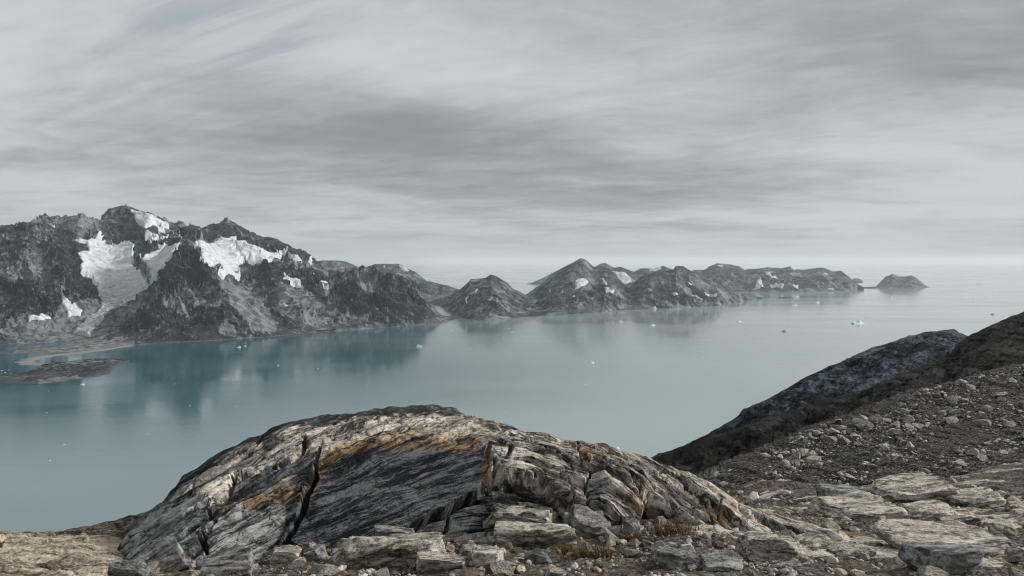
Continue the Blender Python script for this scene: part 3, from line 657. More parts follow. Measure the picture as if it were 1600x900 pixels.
for a, d, z in [(-150, 3, -2.75), (800, 3, -2.65), (1750, 3, -2.75), (-1100, 3, -2.9), (-1100, 7, -3.2), (-900, 10, -4.2), (-900, 12, -8), (-900, 18, -20), (3000, 3, -2.7), (3000, 8, -3.2), (2600, 16, -4.6), (2600, 24, -5.6), (2600, 35, -6.5)]:
    gp.append(((a - 800) / F * d, d, EYE + z))
tpsG = TPS(gp, 10.)
def ground_z(x, y):
    return tpsG(x, y) + .07 * fbm2(np.asarray(x) * .9, np.asarray(y) * .9, 4)
def march(px, py, d0=5., d1=34.):
    """distance at which the sight line of a pixel meets the ground"""
    dd = np.exp(np.linspace(np.log(d0), np.log(d1), 240))
    px = np.atleast_1d(np.asarray(px, float)); py = np.atleast_1d(np.asarray(py, float))
    out = np.full(px.shape, d1); hit = np.zeros(px.shape, bool)
    for d in dd:
        below = (EYE - (py - HY) / F * d) < ground_z((px - 800) / F * d, np.full(px.shape, d))
        new = below & ~hit; out[new] = d; hit |= new
    return out
pxs = np.concatenate([np.linspace(-1100, -170, 130)[:-1], np.linspace(-170, 1780, 1000), np.linspace(1780, 3000, 170)[1:]]); ds = np.concatenate([np.exp(np.linspace(np.log(2.2), np.log(4.6), 60))[:-1], np.exp(np.linspace(np.log(4.6), np.log(36), 560))])
U, D = np.meshgrid(pxs, ds); X = (U - 800) / F * D; Y = D
Z = ground_z(X, Y)
st = fbm2(X * .35 + Y * .25, Y * 1.6 - X * .5, 4)
ledge = np.abs(noise2(X * .55 + .4 * st, Y * 2.1 - X * .6)); ledge = np.clip(.35 - ledge, 0, 1)
Z = Z + .10 * ledge + .035 * ridged2(X * 2.2, Y * 2.2, 4) + .022 * fbm2(X * 9, Y * 9, 4, .6)
Vp = HY + (EYE - Z) * F / D
# bare pale bedrock breaks through the soil
bed = sstep(poly_sd(U, Vp, [(-200, 815), (30, 822), (70, 840), (150, 838), (205, 846), (190, 880), (170, 900), (160, 960), (-200, 960)]), -10, 10)
slabn = sstep(fbm2(X * .5 + 3, Y * 1.3, 4), .17, .27) * sstep(U, 1020, 1120)
tailb = sstep(poly_sd(U, Vp, [(1150, 792), (1250, 815), (1400, 850), (1480, 870), (1450, 890), (1330, 868), (1200, 830), (1150, 812)]), -8, 10)
bed = np.clip(np.maximum(np.maximum(bed, slabn * .9), tailb), 0, 1); bed = np.maximum(bed, .42 * (U < 300))
Z = Z + bed * (.05 * np.abs(fbm2(X * .8, Y * 7 + X * 1.5, 4)) + .03)
lw = sstep(U, 330, 200) * bed
Z = Z + lw * (.16 * (ridged2(X * .45 + .25 * Y, Y * 1.3 - X * .15, 5) - .5) - .10 * sstep(.05 - np.abs(noise2(X * .5 + 3, Y * 1.1 + .3 * X)), 0, .04))
def mixed_ground():
    m = M_SOIL.copy(); m.name = 'ground_surface'; t = NT(m.node_tree); p = m.node_tree.nodes['Principled BSDF']
    soil = p.inputs['Base Color'].links[0].from_socket; sn = p.inputs['Normal'].links[0].from_socket
    pos = t.node('ShaderNodeNewGeometry').outputs['Position']
    fc = t.vadd(t.vmul(pos, (.5, 3.2, 3.0)), t.mul(t.xyz(0, t.noise(pos, .9, 4, .6), 0), 2.2))
    s1 = t.noise(fc, 1.4, 9, .7, .3); s2 = t.noise(fc, 7, 7, .72, .4); sp = t.noise(pos, 40, 5, .75)
    f = t.mapr(t.m('ADD', t.m('MULTIPLY', s1, .6), t.m('ADD', t.m('MULTIPLY', s2, .5), t.m('MULTIPLY', sp, .3))), .59, .80)
    rk = t.mix(f, (.10, .088, .072), (.62, .575, .50))
    rk = t.mix(t.mapr(t.noise(pos, .8, 6, .7, .5), .54, .66), rk, t.mix(f, (.09, .065, .04), (.50, .40, .28)))
    rk = t.mix(t.attr('warm'), rk, t.mix(f, (.10, .066, .040), (.66, .56, .44)))
    b = t.mapr(t.m('ADD', t.attr('bed'), t.m('MULTIPLY', t.m('SUBTRACT', t.noise(pos, 5, 7, .75), .5), 1.3)), .38, .62)
    t.set(p.inputs['Base Color'], t.mix(b, soil, rk))
    t.set(p.inputs['Normal'], t.bump(t.m('ADD', s2, t.m('MULTIPLY', s1, .8)), .8, .03, sn))
    return m
link('ground', build_mesh('ground', np.stack([X, Y, Z], -1).reshape(-1, 3), grid_faces(*U.shape), mixed_ground(), attrs={'bed': bed.ravel(), 'warm': (.65 * sstep(U, 320, 180)).ravel()}), 'stony brown terrace with bare bedrock', 'ground', kind='structure')

# ------------------------------------------------------------------ slopes on the right
def slope(name, label, crest, base, px0, px1, nc, nr, mat, disp, p=1.4, lin=.7, back=(20, 12), skirt=(2, 3), wide=0):
    Pm, U, V, v = loft(crest, base, px0, px1, nc, nr, p, lin, back[0], back[1], 10, skirt, wide)
    N = grid_normals(Pm); N = N * np.sign(N[..., 2:3] + 1e-9)
    d = disp(Pm[..., 0], Pm[..., 1], Pm[..., 2], U, V, v)
    Pm = Pm + N * d[..., None]
    link(name, build_mesh(name, Pm.reshape(-1, 3), grid_faces(*U.shape), mat), label, name, kind='structure')
    return Pm, U, V, v
def dispA(x, y, z, U, V, v):
    q = V + .48 * U
    e = .3 + .7 * sstep(1 - np.abs(v), .0, .12)
    return e * (2.2 * (ridged2(U / 170, q / 45, 6, .6) - .5) + .5 * fbm2(x / 3, z / 1.2, 4) + .9 * fbm2(U / 60, q / 12, 4))
slope('hillside', 'blue-grey rocky ridge sloping down to the fjord, farthest on the right', [(1000, 730, 92), (1022, 717, 95), (1060, 698, 100), (1100, 678, 104), (1170, 640, 112), (1240, 598, 122), (1300, 572, 130), (1360, 543, 138), (1420, 525, 146), (1470, 516, 150), (1490, 515, 152), (1508, 524, 150), (1560, 540, 150)],
      [(1000, 760, 66), (1100, 730, 66), (1200, 690, 70), (1300, 655, 75), (1400, 620, 80), (1500, 585, 90), (1560, 570, 95)], 1000, 1560, 560, 170, M_RIDGE_A, dispA, back=(60, 50), skirt=(5, 10))
def dispB(x, y, z, U, V, v):
    q = V + .42 * U
    e = .3 + .7 * sstep(1 - np.abs(v), .0, .12)
    return e * (1.2 * (ridged2(U / 130 + 9, q / 40, 6, .6) - .5) + .45 * fbm2(x / 2.2, z / 1.2, 4))
slope('hillside', 'black and brown rocky shoulder between the scree and the blue-grey ridge', [(990, 735, 50), (1030, 718, 54), (1100, 691, 58), (1147, 676, 62), (1217, 648, 67), (1287, 629, 72), (1361, 604, 76), (1427, 580, 82), (1480, 556, 88), (1500, 535, 93), (1515, 523, 96), (1567, 501, 104), (1600, 487, 110), (1660, 462, 118), (1760, 425, 130), (2700, 150, 150)],
      [(990, 790, 30), (1100, 780, 32), (1200, 740, 38), (1300, 700, 42), (1400, 665, 48), (1500, 640, 50), (1600, 610, 55), (1760, 560, 62), (2700, 330, 75)], 990, 1760, 620, 170, M_RIDGE_B, dispB, back=(25, 10), skirt=(4, 6), wide=2700)
def dispS(x, y, z, U, V, v):
    return .30 * fbm2(x / 4, z / 2, 4) + .22 * (ridged2(x * .8, (z + y * .3) * 1.2, 5) - .5) + .07 * fbm2(x * 3, z * 4, 3)
Sc, SU, SV, Sv = slope('hillside', 'scree slope of loose pale stones on the right', [(1085, 752, 31), (1110, 742, 33), (1160, 716, 38), (1200, 696, 42), (1260, 672, 46), (1300, 655, 49), (1340, 640, 51), (1400, 617, 54), (1450, 605, 56), (1500, 592, 58), (1550, 580, 60), (1600, 568, 62), (1680, 545, 64), (1780, 515, 66), (2700, 270, 72)],
      [(1085, 790, 19), (1140, 792, 18), (1200, 798, 17.3), (1300, 795, 17.6), (1400, 785, 18.2), (1500, 775, 19), (1600, 765, 19.8), (1780, 750, 21), (2700, 640, 25)], 1085, 1780, 700, 240, M_SCREE, dispS, p=1.3, lin=.85, back=(14, 6), skirt=(2.5, 3), wide=2700)

# ------------------------------------------------------------------ the whaleback outcrop in the middle
crD = [(165, 893, 9.2), (178, 880, 9.4), (200, 838, 10.0), (215, 815, 10.4), (242, 795, 10.7), (262, 772, 10.9), (285, 742, 11.1), (310, 727, 11.3), (330, 713, 11.4), (352, 701, 11.5), (385, 690, 11.6), (412, 684, 11.7), (425, 675, 11.8), (445, 665, 11.9), (480, 656, 12.0), (520, 650, 12.1), (560, 645, 12.2), (600, 641, 12.3), (640, 637, 12.4), (690, 636, 12.4), (712, 640, 12.4), (738, 655, 12.3), (775, 664, 12.3), (820, 678, 12.3), (860, 682, 12.3), (880, 689, 12.3), (905, 691, 12.3), (960, 700, 12.2),
       (1000, 712, 12.1), (1040, 729, 12.0), (1080, 746, 11.9), (1110, 760, 11.7), (1130, 772, 11.5), (1150, 790, 11.3), (1190, 800, 11.2), (1240, 815, 11.0), (1300, 835, 10.6), (1370, 858, 10.0)]
baD = [(165, 900, 8.9), (200, 898, 8.5), (260, 897, 8.2), (330, 892, 8.2), (430, 874, 8.5), (520, 872, 8.6), (600, 862, 8.8), (680, 848, 9.2), (750, 832, 9.5), (900, 832, 9.6), (960, 822, 9.8), (1003, 818, 9.9), (1030, 826, 9.9), (1070, 829, 9.9), (1125, 828, 10.), (1150, 828, 10), (1200, 842, 9.9), (1260, 850, 9.8), (1370, 864, 9.7)]
Pm, U, V, v = loft(crD, baD, 165, 1370, 1250, 330, 2.0, .30, 1.6, 2.4, 22, skirt=(.25, .5))
# smooth the crest/base kinks along the length
for _ in range(4): Pm[:, 1:-1] = .25 * Pm[:, :-2] + .5 * Pm[:, 1:-1] + .25 * Pm[:, 2:]
N = grid_normals(Pm)
if N[150, 600, 1] > 0: N = -N
Uw = U + wob(U, V, 9, 40) + wob(U + 40, V, 3, 9) ; Vw = V + wob(U + 200, V, 8, 40) + wob(U, V + 90, 3, 9)
xs = np.arange(100, 1450)
slp = np.interp(xs, [100, 250, 420, 600, 700, 760, 830, 900, 1000, 1080, 1150, 1250, 1450], [-.85, -.72, -.48, -.36, -.30, -.05, .25, .42, .58, .85, .6, .32, .3])
S = np.interp(U, xs, np.cumsum(slp) - np.cumsum(slp)[600])
q = V - S + 5 * fbm2(U / 90, V / 60, 3)
FACE = [(447, 843), (470, 790), (492, 741), (505, 712), (530, 700), (560, 694), (610, 690), (658, 688), (727, 688), (755, 697), (764, 712), (758, 742), (745, 765), (700, 789), (680, 798), (646, 820), (600, 838), (515, 872), (470, 862)]
FACE2 = [(620, 822), (690, 775), (735, 750), (772, 742), (848, 748), (876, 772), (905, 800), (912, 835), (700, 850)]
LOWL = [(300, 770), (345, 800), (380, 790), (462, 776), (455, 800), (428, 872), (330, 895), (220, 900), (180, 880), (215, 830), (260, 800)]
LBAND = [(478, 690), (500, 706), (487, 735), (440, 752), (400, 768), (345, 790), (330, 805), (335, 780), (365, 748), (416, 732), (462, 711)]
WEDGE = [(921, 737), (935, 724), (950, 735), (972, 756), (998, 784), (1001, 797), (987, 812), (952, 816), (918, 802)]
LIP = [(1003, 800), (1010, 770), (1030, 772), (1060, 790), (1068, 808), (1100, 822), (1060, 835), (1003, 835)]
sF, sF2, sL, sB, sW, sP = (poly_sd(Uw, Vw, g_) for g_ in (FACE, FACE2, LOWL, LBAND, WEDGE, LIP))
ed = sstep(v, .0, .05) * sstep(1.25 - v, 0, .2) * (1 - .45 * sstep(v, .8, 1.))
# broad undulation + foliation ribs that follow the bedding
foln = fbm2(U / 260, q / 17, 5, .62)
folr = np.abs(noise2(U / 210 + .5 * foln, q / 11)); folr = np.clip(folr, 0, .5)
fola = noise2(U / 330 + 4, q / 30)
step = (sstep(fola, -.05, .05) - .5)
inface = np.clip(np.maximum(sstep(sF, -4, 4), sstep(sF2, -4, 4)), 0, 1)
disp = .11 * fbm2(U / 130, V / 80, 4) + (.085 * foln + .11 * folr + .075 * step) * (1 - .70 * inface)
disp += .020 * fbm2(U / 60, q / 5, 4, .60) * (1 - .45 * inface) + .012 * fbm2(U / 12, V / 9, 4, .6) + .008 * fbm2(U / 5, V / 4, 3)
disp += -.035 * sstep(sF, -3, 5) - .045 * sstep(sF, 2, 40) - .24 * sstep(sF2, -3, 5) * (1 - sstep(sF, -3, 3)) - .05 * sstep(sB, -4, 6) + .13 * sstep(sW, -5, 24) - .30 * sstep(sP, -3, 8) - .05 * sstep(sL, -6, 8)
def groove(pts, w0, depth, w1=None):
    d = seg_dist(Uw, Vw, pts)
    if w1 is not None:
        ys = np.array(pts); ww = np.interp(Vw, [ys[:, 1].min(), ys[:, 1].max()], [w0, w1])
    else: ww = w0
    return -depth * sstep(ww - d, -1.2, 2.5)
GR = [([(503, 690), (492, 741), (472, 790), (447, 841), (432, 868)], 1.8, .30, 7.5), ([(748, 764), (700, 791), (680, 799), (646, 821), (600, 840), (515, 873)], 3.4, .34, None), ([(447, 846), (480, 866), (520, 873)], 6, .35, None),
      ([(478, 686), (462, 711), (416, 732), (369, 745), (353, 770), (328, 786), (325, 804)], 2.6, .14, None), ([(500, 704), (487, 745), (469, 773), (437, 775), (403, 772)], 1.6, .12, None), ([(412, 687), (390, 703), (350, 722), (315, 732), (300, 760)], 1.6, .08, None),
      ([(272, 836), (312, 842), (325, 857), (331, 890)], 2.6, .2, None), ([(345, 800), (330, 840), (300, 870), (260, 890)], 2.4, .15, None), ([(325, 804), (318, 830), (330, 870)], 2.2, .16, None),
      ([(764, 705), (772, 735), (766, 752)], 4, .2, None), ([(775, 690), (800, 700), (790, 720), (775, 722)], 3.5, .14, None), ([(921, 737), (916, 770), (917, 802)], 2.4, .2, None), ([(905, 712), (921, 722), (937, 722)], 2.4, .12, None),
      ([(875, 745), (890, 768), (905, 800)], 1.8, .12, None), ([(835, 745), (850, 742), (880, 741), (905, 748)], 1.6, .08, None), ([(1003, 812), (960, 822), (915, 812)], 4, .25, None), ([(900, 690), (905, 712), (912, 730)], 1.8, .1, None),
      ([(940, 722), (975, 742), (1000, 762), (1012, 790)], 2.2, .16, None), ([(500, 690), (600, 672), (700, 668), (760, 672), (800, 690)], 1.5, .06, None), ([(430, 690), (520, 664), (620, 655), (700, 656)], 1.5, .07, None), ([(780, 676), (850, 700), (890, 722), (905, 745)], 1.6, .1, None),
      ([(950, 705), (1020, 738), (1070, 770), (1085, 800), (1090, 822)], 1.5, .09, None), ([(985, 715), (1060, 752), (1105, 790), (1112, 820)], 1.4, .08, None), ([(930, 700), (1000, 742), (1045, 772), (1062, 800)], 1.6, .09, None), ([(640, 822), (655, 845), (640, 858)], 2, .15, None), ([(706, 795), (700, 830)], 1.4, .1, None),
      ([(1125, 790), (1122, 812), (1128, 826)], 2, .12, None), ([(1150, 800), (1200, 825), (1260, 842)], 1.6, .07, None)]
for g_ in GR: disp += groove(*g_)
Pd = Pm + N * (disp * ed)[..., None]
dark = np.maximum(np.maximum(.92 * sstep(sF, -16, 14), .75 * sstep(sF2, -4, 8)), np.maximum(.75 * sstep(sB, -4, 8), .85 * sstep(sP, -3, 6)))
dark = np.maximum(dark, .8 * sstep(V - (np.interp(U, np.array(crD)[:, 0], np.array(crD)[:, 1]) + 9), 9, -4) * (U < 720))
grey = np.maximum(np.maximum(sstep(sL, -10, 12), .7 * sstep(300 - U, -90, 60)), .6 * sstep(sW, -4, 4) * sstep(960 - U, -10, 25))
grey = np.maximum(grey, .35 * (U < 700))
lcr = seg_dist(Uw, Vw, [(500, 705), (492, 741), (472, 790), (447, 841), (432, 868)])
dark = np.maximum(dark, .8 * sstep(26 - lcr, 0, 14) * sstep(V, 715, 745))
rust = np.zeros(U.shape)
for pts, wd, am in [([(500, 730), (530, 702), (600, 692), (670, 690), (740, 692)], 13, .75), ([(764, 705), (755, 745)], 6, .9), ([(385, 790), (420, 782), (455, 776)], 12, 1.), ([(895, 690), (915, 715), (935, 722)], 9, .9), ([(985, 785), (999, 800)], 12, .8), ([(1110, 800), (1125, 822), (1138, 808)], 12, .9), ([(860, 690), (960, 712), (1040, 745)], 14, .45), ([(505, 720), (480, 775)], 9, .6), ([(1045, 745), (1110, 785)], 9, .4), ([(840, 830), (900, 820)], 14, .6), ([(330, 870), (360, 830)], 12, .35)]:
    rust = np.maximum(rust, am * sstep(wd * 1.5 - seg_dist(Uw, Vw, pts), 0, wd))
rust = np.maximum(rust, .40 * sstep(U, 780, 900)); rust = np.maximum(rust, .30 * sstep(735 - V, 0, 40) * (U > 450)); rust = np.maximum(rust, .25 * (U < 450))
cyl = np.interp(U, np.array(crD)[:, 0], np.array(crD)[:, 1])
cap = np.maximum(.85 * sstep(14 + 10 * fbm2(U / 60, V / 30, 3) - (V - cyl), -3, 6) * (U > 400) * (U < 930), 0)
fc = np.stack([U / 100, q / 100, V / 100 * 0], -1)
outc = link('rock_outcrop', None, 'huge striped whaleback outcrop with a dark cracked face and rusty stains', 'rock outcrop')
outc.location = W(650, 868, 10.5)
def fmask(sd): return (sd > 0).reshape(-1)
reg = np.zeros(U.size, int); reg[fmask(sW)] = 3; reg[fmask(sL) & (Uw.ravel() < 440)] = 2; reg[fmask(sF)] = 1
GF = grid_faces(*U.shape); FR = reg[GF[:, 0]]
A_ = {'fc': fc.reshape(-1, 3), 'dark': dark.ravel(), 'grey': grey.ravel(), 'rust': rust.ravel(), 'cap': cap.ravel()}
vn = grid_normals(Pd); vn = vn * np.sign((vn * N).sum(-1, keepdims=True)); vn = vn.reshape(-1, 3)
for k, (nm, lb) in enumerate([('rock_body', None), ('dark_face', 'dark slanting face with pale diagonal streaks'), ('lower_slab', 'dark grey cracked slab at the lower left'), ('wedge_block', 'rounded grey wedge-shaped block')]):
    Fk = GF[FR == k]; u_ = np.unique(Fk); Vk, Fk, Ak = compact(Pd.reshape(-1, 3) - np.array(outc.location[:]), Fk, A_)
    mk = build_mesh(nm, Vk, Fk, M_DOME, attrs=Ak)
    mk.normals_split_custom_set_from_vertices(vn[u_].tolist())
    link(nm, mk, lb, parent=outc)

# ------------------------------------------------------------------ loose rocks
def ico(sub):
    bm = bmesh.new(); bmesh.ops.create_icosphere(bm, subdivisions=sub, radius=1)
    V_ = np.array([x.co[:] for x in bm.verts]); F_ = np.array([[x.index for x in f.verts] for f in bm.faces]); bm.free(); return V_, F_
ICO = {s: ico(s) for s in (1, 2, 3, 4, 5)}
def rock_shape(sub, seed, cuts=12, lo=.45, hi=.85, rough=.06, flat=1., layers=0.):
    r = np.random.default_rng(seed); V_, F_ = ICO[sub]; V_ = V_.copy()
    if sub >= 4:
        for n in ((0, 0, 1), (0, 0, -1), (1, 0, 0), (-1, 0, 0), (0, 1, 0), (0, -1, 0)):
            n = np.array(n, float) + r.normal(0, .16, 3); n /= np.linalg.norm(n); o = (.52 if abs(n[2]) > .7 else .66) * r.uniform(.85, 1.15)
            V_ -= np.maximum(V_ @ n - o, 0)[:, None] * n
    for _ in range(cuts):
        n = r.normal(size=3); n[2] *= .8; n /= np.linalg.norm(n); o = r.uniform(lo, hi)
        tt = V_ @ n - o; V_ -= np.maximum(tt, 0)[:, None] * n
    if sub > 2:
        s = seed * 1.7
        nn = V_ / np.maximum(np.linalg.norm(V_, axis=1), 1e-6)[:, None]
        V_ = V_ + nn * (rough * fbm3(V_[:, 0] * 2.1 + s, V_[:, 1] * 2.1, V_[:, 2] * 2.1, 5, .55))[:, None]
        if layers:
            lay = noise3(V_[:, 0] * .8 + s, V_[:, 1] * .8, V_[:, 2] * 7 + V_[:, 0] * 1.5)
            h2 = nn.copy(); h2[:, 2] *= .3
            V_ = V_ + h2 * (1.3 * layers * (np.abs(lay) - .25))[:, None]
            V_[:, 2] += 2.2 * layers * (np.abs(noise3(V_[:, 0] * .9 + s, V_[:, 1] * 5.5 + V_[:, 0] * .8, V_[:, 2] * .5 + s)) - .3) * (V_[:, 2] > -.2)
    else:
        V_ = V_ + r.normal(size=V_.shape) * rough * .8
    V_ /= np.abs(V_).max(0)
    return V_, F_
def place_rock(name, cat, label, px, py, wpx, hpx, seed, depth=1., rz=0., tilt=0., layers=0., cuts=12, lo=.5, hi=.9, rough=.07, sink=.25, sub=5, group=None, d=None, mat=None, roll=0.):
    dd = d if d else float(march(px, py)[0])
    Vr, Fr = rock_shape(sub, seed, cuts, lo, hi, rough, layers=layers)
    wm_, hm_ = wpx / F * dd, hpx / F * dd * 1.05
    Vr = Vr * np.array([wm_ / 2, wm_ / 2 * depth, hm_ * (.5 + sink)])
    o = link(name, build_mesh(name, Vr, Fr, mat or M_BOULDER), label, cat, group)
    o.location = ((px - 800) / F * dd, dd + wm_ * depth * .3, float(EYE - (py - HY) / F * dd + hm_ * (.5 - sink * .9)))
    o.rotation_euler = (tilt, roll, rz)
    o.color = (1, 1, 1, 0. if 'pale' in label else 1. if ('grey' in label or 'dark' in label) else .4)
    return o
R = place_rock
R('boulder', 'boulder', 'pale layered block lying on a rounded slab before the outcrop', 815, 836, 150, 40, 11, .8, .05, .05, .22, 9, .6, .95, .05)
R('boulder', 'boulder', 'long rounded pale slab beneath the layered block', 834, 860, 140, 36, 12, .55, 0, 0, .08, 6, .75, .98, .05)
R('boulder', 'boulder', 'fractured grey block leaning right of the layered block', 918, 848, 76, 50, 13, .9, .4, -.1, .16, 12, .5, .85, .08)
R('boulder', 'boulder', 'dark triangular stone below the wedge at the outcrop foot', 988, 846, 38, 36, 14, .5, .3, .35, 0, 10, .4, .75, .04)
R('boulder', 'boulder', 'small angular slab propped beside the dark triangular stone', 958, 846, 34, 26, 15, .5, -.5, .3, 0, 9, .4, .75, .04)
R('boulder', 'boulder', 'pale upright pointed stone on brown gravel', 1075, 869, 26, 22, 16, .7, .3, .1, 0, 9, .4, .8, .04)
R('boulder', 'boulder', 'flat blue-grey cracked block on gravel at the bottom edge', 1060, 893, 66, 30, 17, .8, .1, 0, .12, 8, .55, .9, .05)
R('boulder', 'boulder', 'dark grey ledge stone beside the blue-grey cracked block', 1128, 898, 80, 24, 18, .8, 0, 0, .12, 9, .5, .9, .08)
R('boulder', 'boulder', 'pale whale-shaped slab at the end of the outcrop tail', 1208, 884, 100, 42, 19, .9, -.25, -.05, .08, 7, .6, .95, .05)
R('boulder', 'boulder', 'grey pyramid boulder cut by the bottom edge of the picture', 1492, 905, 108, 44, 20, .9, .1, 0, .05, 9, .5, .85, .06)
R('boulder', 'boulder', 'small grey boulder just behind the pyramid boulder', 1540, 888, 34, 20, 21, .8, .2, 0, 0, 9, .5, .85, .05)
R('boulder', 'boulder', 'brown rounded boulder at the right edge of the terrace', 1592, 884, 34, 24, 22, .8, .2, 0, 0, 9, .55, .85, .05)
R('boulder', 'boulder', 'dark block with a pale corner standing before the outcrop', 762, 895, 58, 40, 23, .8, .25, 0, .05, 9, .55, .9, .05)
R('slab_rock', 'rock slab', 'long pale striped slab at the foot of the dark face', 590, 893, 210, 44, 24, .5, .12, -.06, .14, 8, .6, .95, .06, roll=-.10)
R('slab_rock', 'rock slab', 'grey block wedged under the dark face', 612, 862, 66, 34, 25, .5, .2, 0, .04, 9, .5, .85, .05)
R('slab_rock', 'rock slab', 'flat pale slab resting at the lower right of the dark face', 655, 878, 88, 30, 26, .6, .2, -.1, .12, 8, .6, .95, .06, roll=-.12)
R('slab_rock', 'rock slab', 'low grey slab between the long striped slab and the block with a pale corner', 690, 897, 90, 26, 27, .6, .1, 0, .12, 8, .6, .95, .06)
R('slab_rock', 'rock slab', 'thin tilted dark flake at the lower left of the outcrop', 250, 902, 84, 40, 28, .5, .3, .1, .12, 9, .5, .9, .06, roll=-.35)
R('slab_rock', 'rock slab', 'broken grey slab under the left end of the outcrop', 345, 905, 110, 34, 29, .6, .15, 0, .12, 9, .5, .9, .06, roll=-.2)
R('slab_rock', 'rock slab', 'jumbled dark slab in the bottom left crevice', 200, 912, 70, 34, 30, .6, -.2, 0, .1, 9, .5, .9, .08, roll=-.3)
R('slab_rock', 'rock slab', 'small pale slab in the crack below the dark face', 440, 884, 60, 24, 31, .6, .1, 0, .1, 8, .5, .9, .06)
R('slab_rock', 'rock slab', 'wide blue-grey slab at the foot of the scree, left of the streaked slab', 1324, 790, 76, 26, 32, 1., .1, 0, .08, 6, .65, .98, .05)
R('slab_rock', 'rock slab', 'long streaked pale slab running along the foot of the scree', 1440, 788, 170, 30, 33, .7, .1, 0, .16, 7, .65, .98, .08, roll=-.06)
R('slab_rock', 'rock slab', 'slim pale slab at the right end of the streaked slab', 1540, 796, 90, 20, 34, .7, .1, 0, .12, 7, .65, .98, .06, roll=-.1)
R('slab_rock', 'rock slab', 'smooth pale hump in the middle of the right terrace', 1467, 824, 96, 26, 35, .9, .1, 0, .06, 5, .7, .98, .04)
R('slab_rock', 'rock slab', 'low pale double slab left of the smooth pale hump', 1360, 818, 140, 24, 36, .9, .12, 0, .12, 7, .65, .98, .07)
R('slab_rock', 'rock slab', 'widest pale flat slab near the bottom right corner', 1485, 872, 205, 28, 37, .8, .05, 0, .12, 6, .65, .98, .06)
R('slab_rock', 'rock slab', 'grey streaked slab high on the right edge of the terrace', 1570, 722, 90, 24, 38, .8, .2, 0, .16, 7, .6, .95, .08, roll=-.2)

rs = np.random.default_rng(77)
for k in range(26):
    px = rs.uniform(1170, 1610); py = rs.uniform(800, 898) if px > 1260 else rs.uniform(855, 898)
    wv = rs.uniform(28, 74) * (.65 + (py - 780) / 200)
    R('slab_rock', 'rock slab', 'small pale striped slab bedded in the dark gravel of the right terrace', px, py, wv, wv * rs.uniform(.16, .30), 500 + k, rs.uniform(.5, .9), rs.uniform(-.1, .35), rs.uniform(-.1, .1), .14, 8, .45, .95, .06, roll=rs.uniform(-.22, .04), sub=4 if wv < 50 else 5, group='small striped slabs on the right terrace')
for k in range(14):
    px = rs.uniform(480, 1120); py = rs.uniform(868, 898)
    if 860 < px < 990: continue
    wv = rs.uniform(24, 56)
    R('boulder', 'boulder', 'small angular grey rock half buried in the gravel in front of the outcrop', px, py, wv, wv * rs.uniform(.3, .55), 560 + k, .8, rs.uniform(-.5, .5), rs.uniform(-.2, .2), .08, 10, .4, .9, .06, roll=rs.uniform(-.3, .3), sub=4, group='small angular rocks in front of the outcrop')
# --- scree stones: the largest ones as things, the small rest as one mass
protos = []
for k in range(10):
    Vr, Fr = rock_shape(3, 100 + k, 13, .32, .72, .03)
    protos.append(build_mesh('scree_stone', Vr, Fr, M_BOULDER, smooth=False))
smallp = [rock_shape(2, 200 + k, 5, .5, .85, .10)[0] for k in range(12)]; F1 = ICO[2][1]
nr_, nc_ = SU.shape; rr = np.random.default_rng(21)
ns = 17000
# more stones where the fan is pale, fewer in the dark lower streak
ri = rr.integers(8, nr_ - 14, ns * 3); ci = np.minimum(rr.integers(4, nc_ - 4, ns * 3), nc_ - 4)
den = .36 + 2.1 * fbm2(SU[ri, ci] / 110, (SV[ri, ci] + .35 * SU[ri, ci]) / 40, 3) + .25 * (SU[ri, ci] > 1330)
ok = (rr.random(ns * 3) < np.clip(den, .04, 1)) & (Sv[ri, ci] > .02) & (Sv[ri, ci] < 1.05)
ri, ci = ri[ok][:ns], ci[ok][:ns]; pos = Sc[ri, ci]; ns = len(pos)
size = np.clip(1.15 * (rr.pareto(1.9, ns) + 1), 1.15, 22) / 2400 * pos[:, 1]
app = size / pos[:, 1]; order = np.argsort(-app); big = order[:280]; rest = order[280:]
for i in big:
    o = link('scree_stone', protos[rr.integers(10)], 'loose angular stone lying on the scree slope', 'stone', 'larger loose stones on the scree slope')
    o.color = (1, 1, 1, rr.choice([0., .25, .6, 1.]))
    s = size[i]; o.location = pos[i] + np.array([0, 0, s * .25]); o.scale = (s * rr.uniform(.8, 1.3), s * rr.uniform(.7, 1.2), s * rr.uniform(.5, .9)); o.rotation_euler = rr.uniform(-.5, .5, 3) + np.array([0, 0, rr.uniform(0, 6)])
def mass(name, label, pos, size, mat, flat=(.5, .9)):
    n = len(pos); k = rr.integers(12, size=n); ang = rr.uniform(0, 6.28, n); out = np.empty((n, 42, 3)); sx_ = rr.uniform(.7, 1.3, n); sz_ = rr.uniform(*flat, n)
    B = np.array(smallp)[k]; B = B * np.stack([sx_, np.ones(n), sz_], 1)[:, None] * size[:, None, None]
    ca, sa = np.cos(ang)[:, None], np.sin(ang)[:, None]; tl = rr.normal(0, .35, n)[:, None]
    z2 = B[..., 2] * np.cos(tl) + B[..., 0] * np.sin(tl); x2 = B[..., 0] * np.cos(tl) - B[..., 2] * np.sin(tl)
    out[..., 0] = x2 * ca - B[..., 1] * sa; out[..., 1] = x2 * sa + B[..., 1] * ca; out[..., 2] = z2
    out += pos[:, None] + np.array([0, 0, 1.]) * (size * .2)[:, None, None]
    tone = np.repeat(rr.random(n), 42)
    Fa = (F1[None] + (np.arange(n) * 42)[:, None, None]).reshape(-1, 3)
    return link(name, build_mesh(name, out.reshape(-1, 3), Fa, mat, smooth=False, attrs={'tone': tone}), label, kind='stuff')
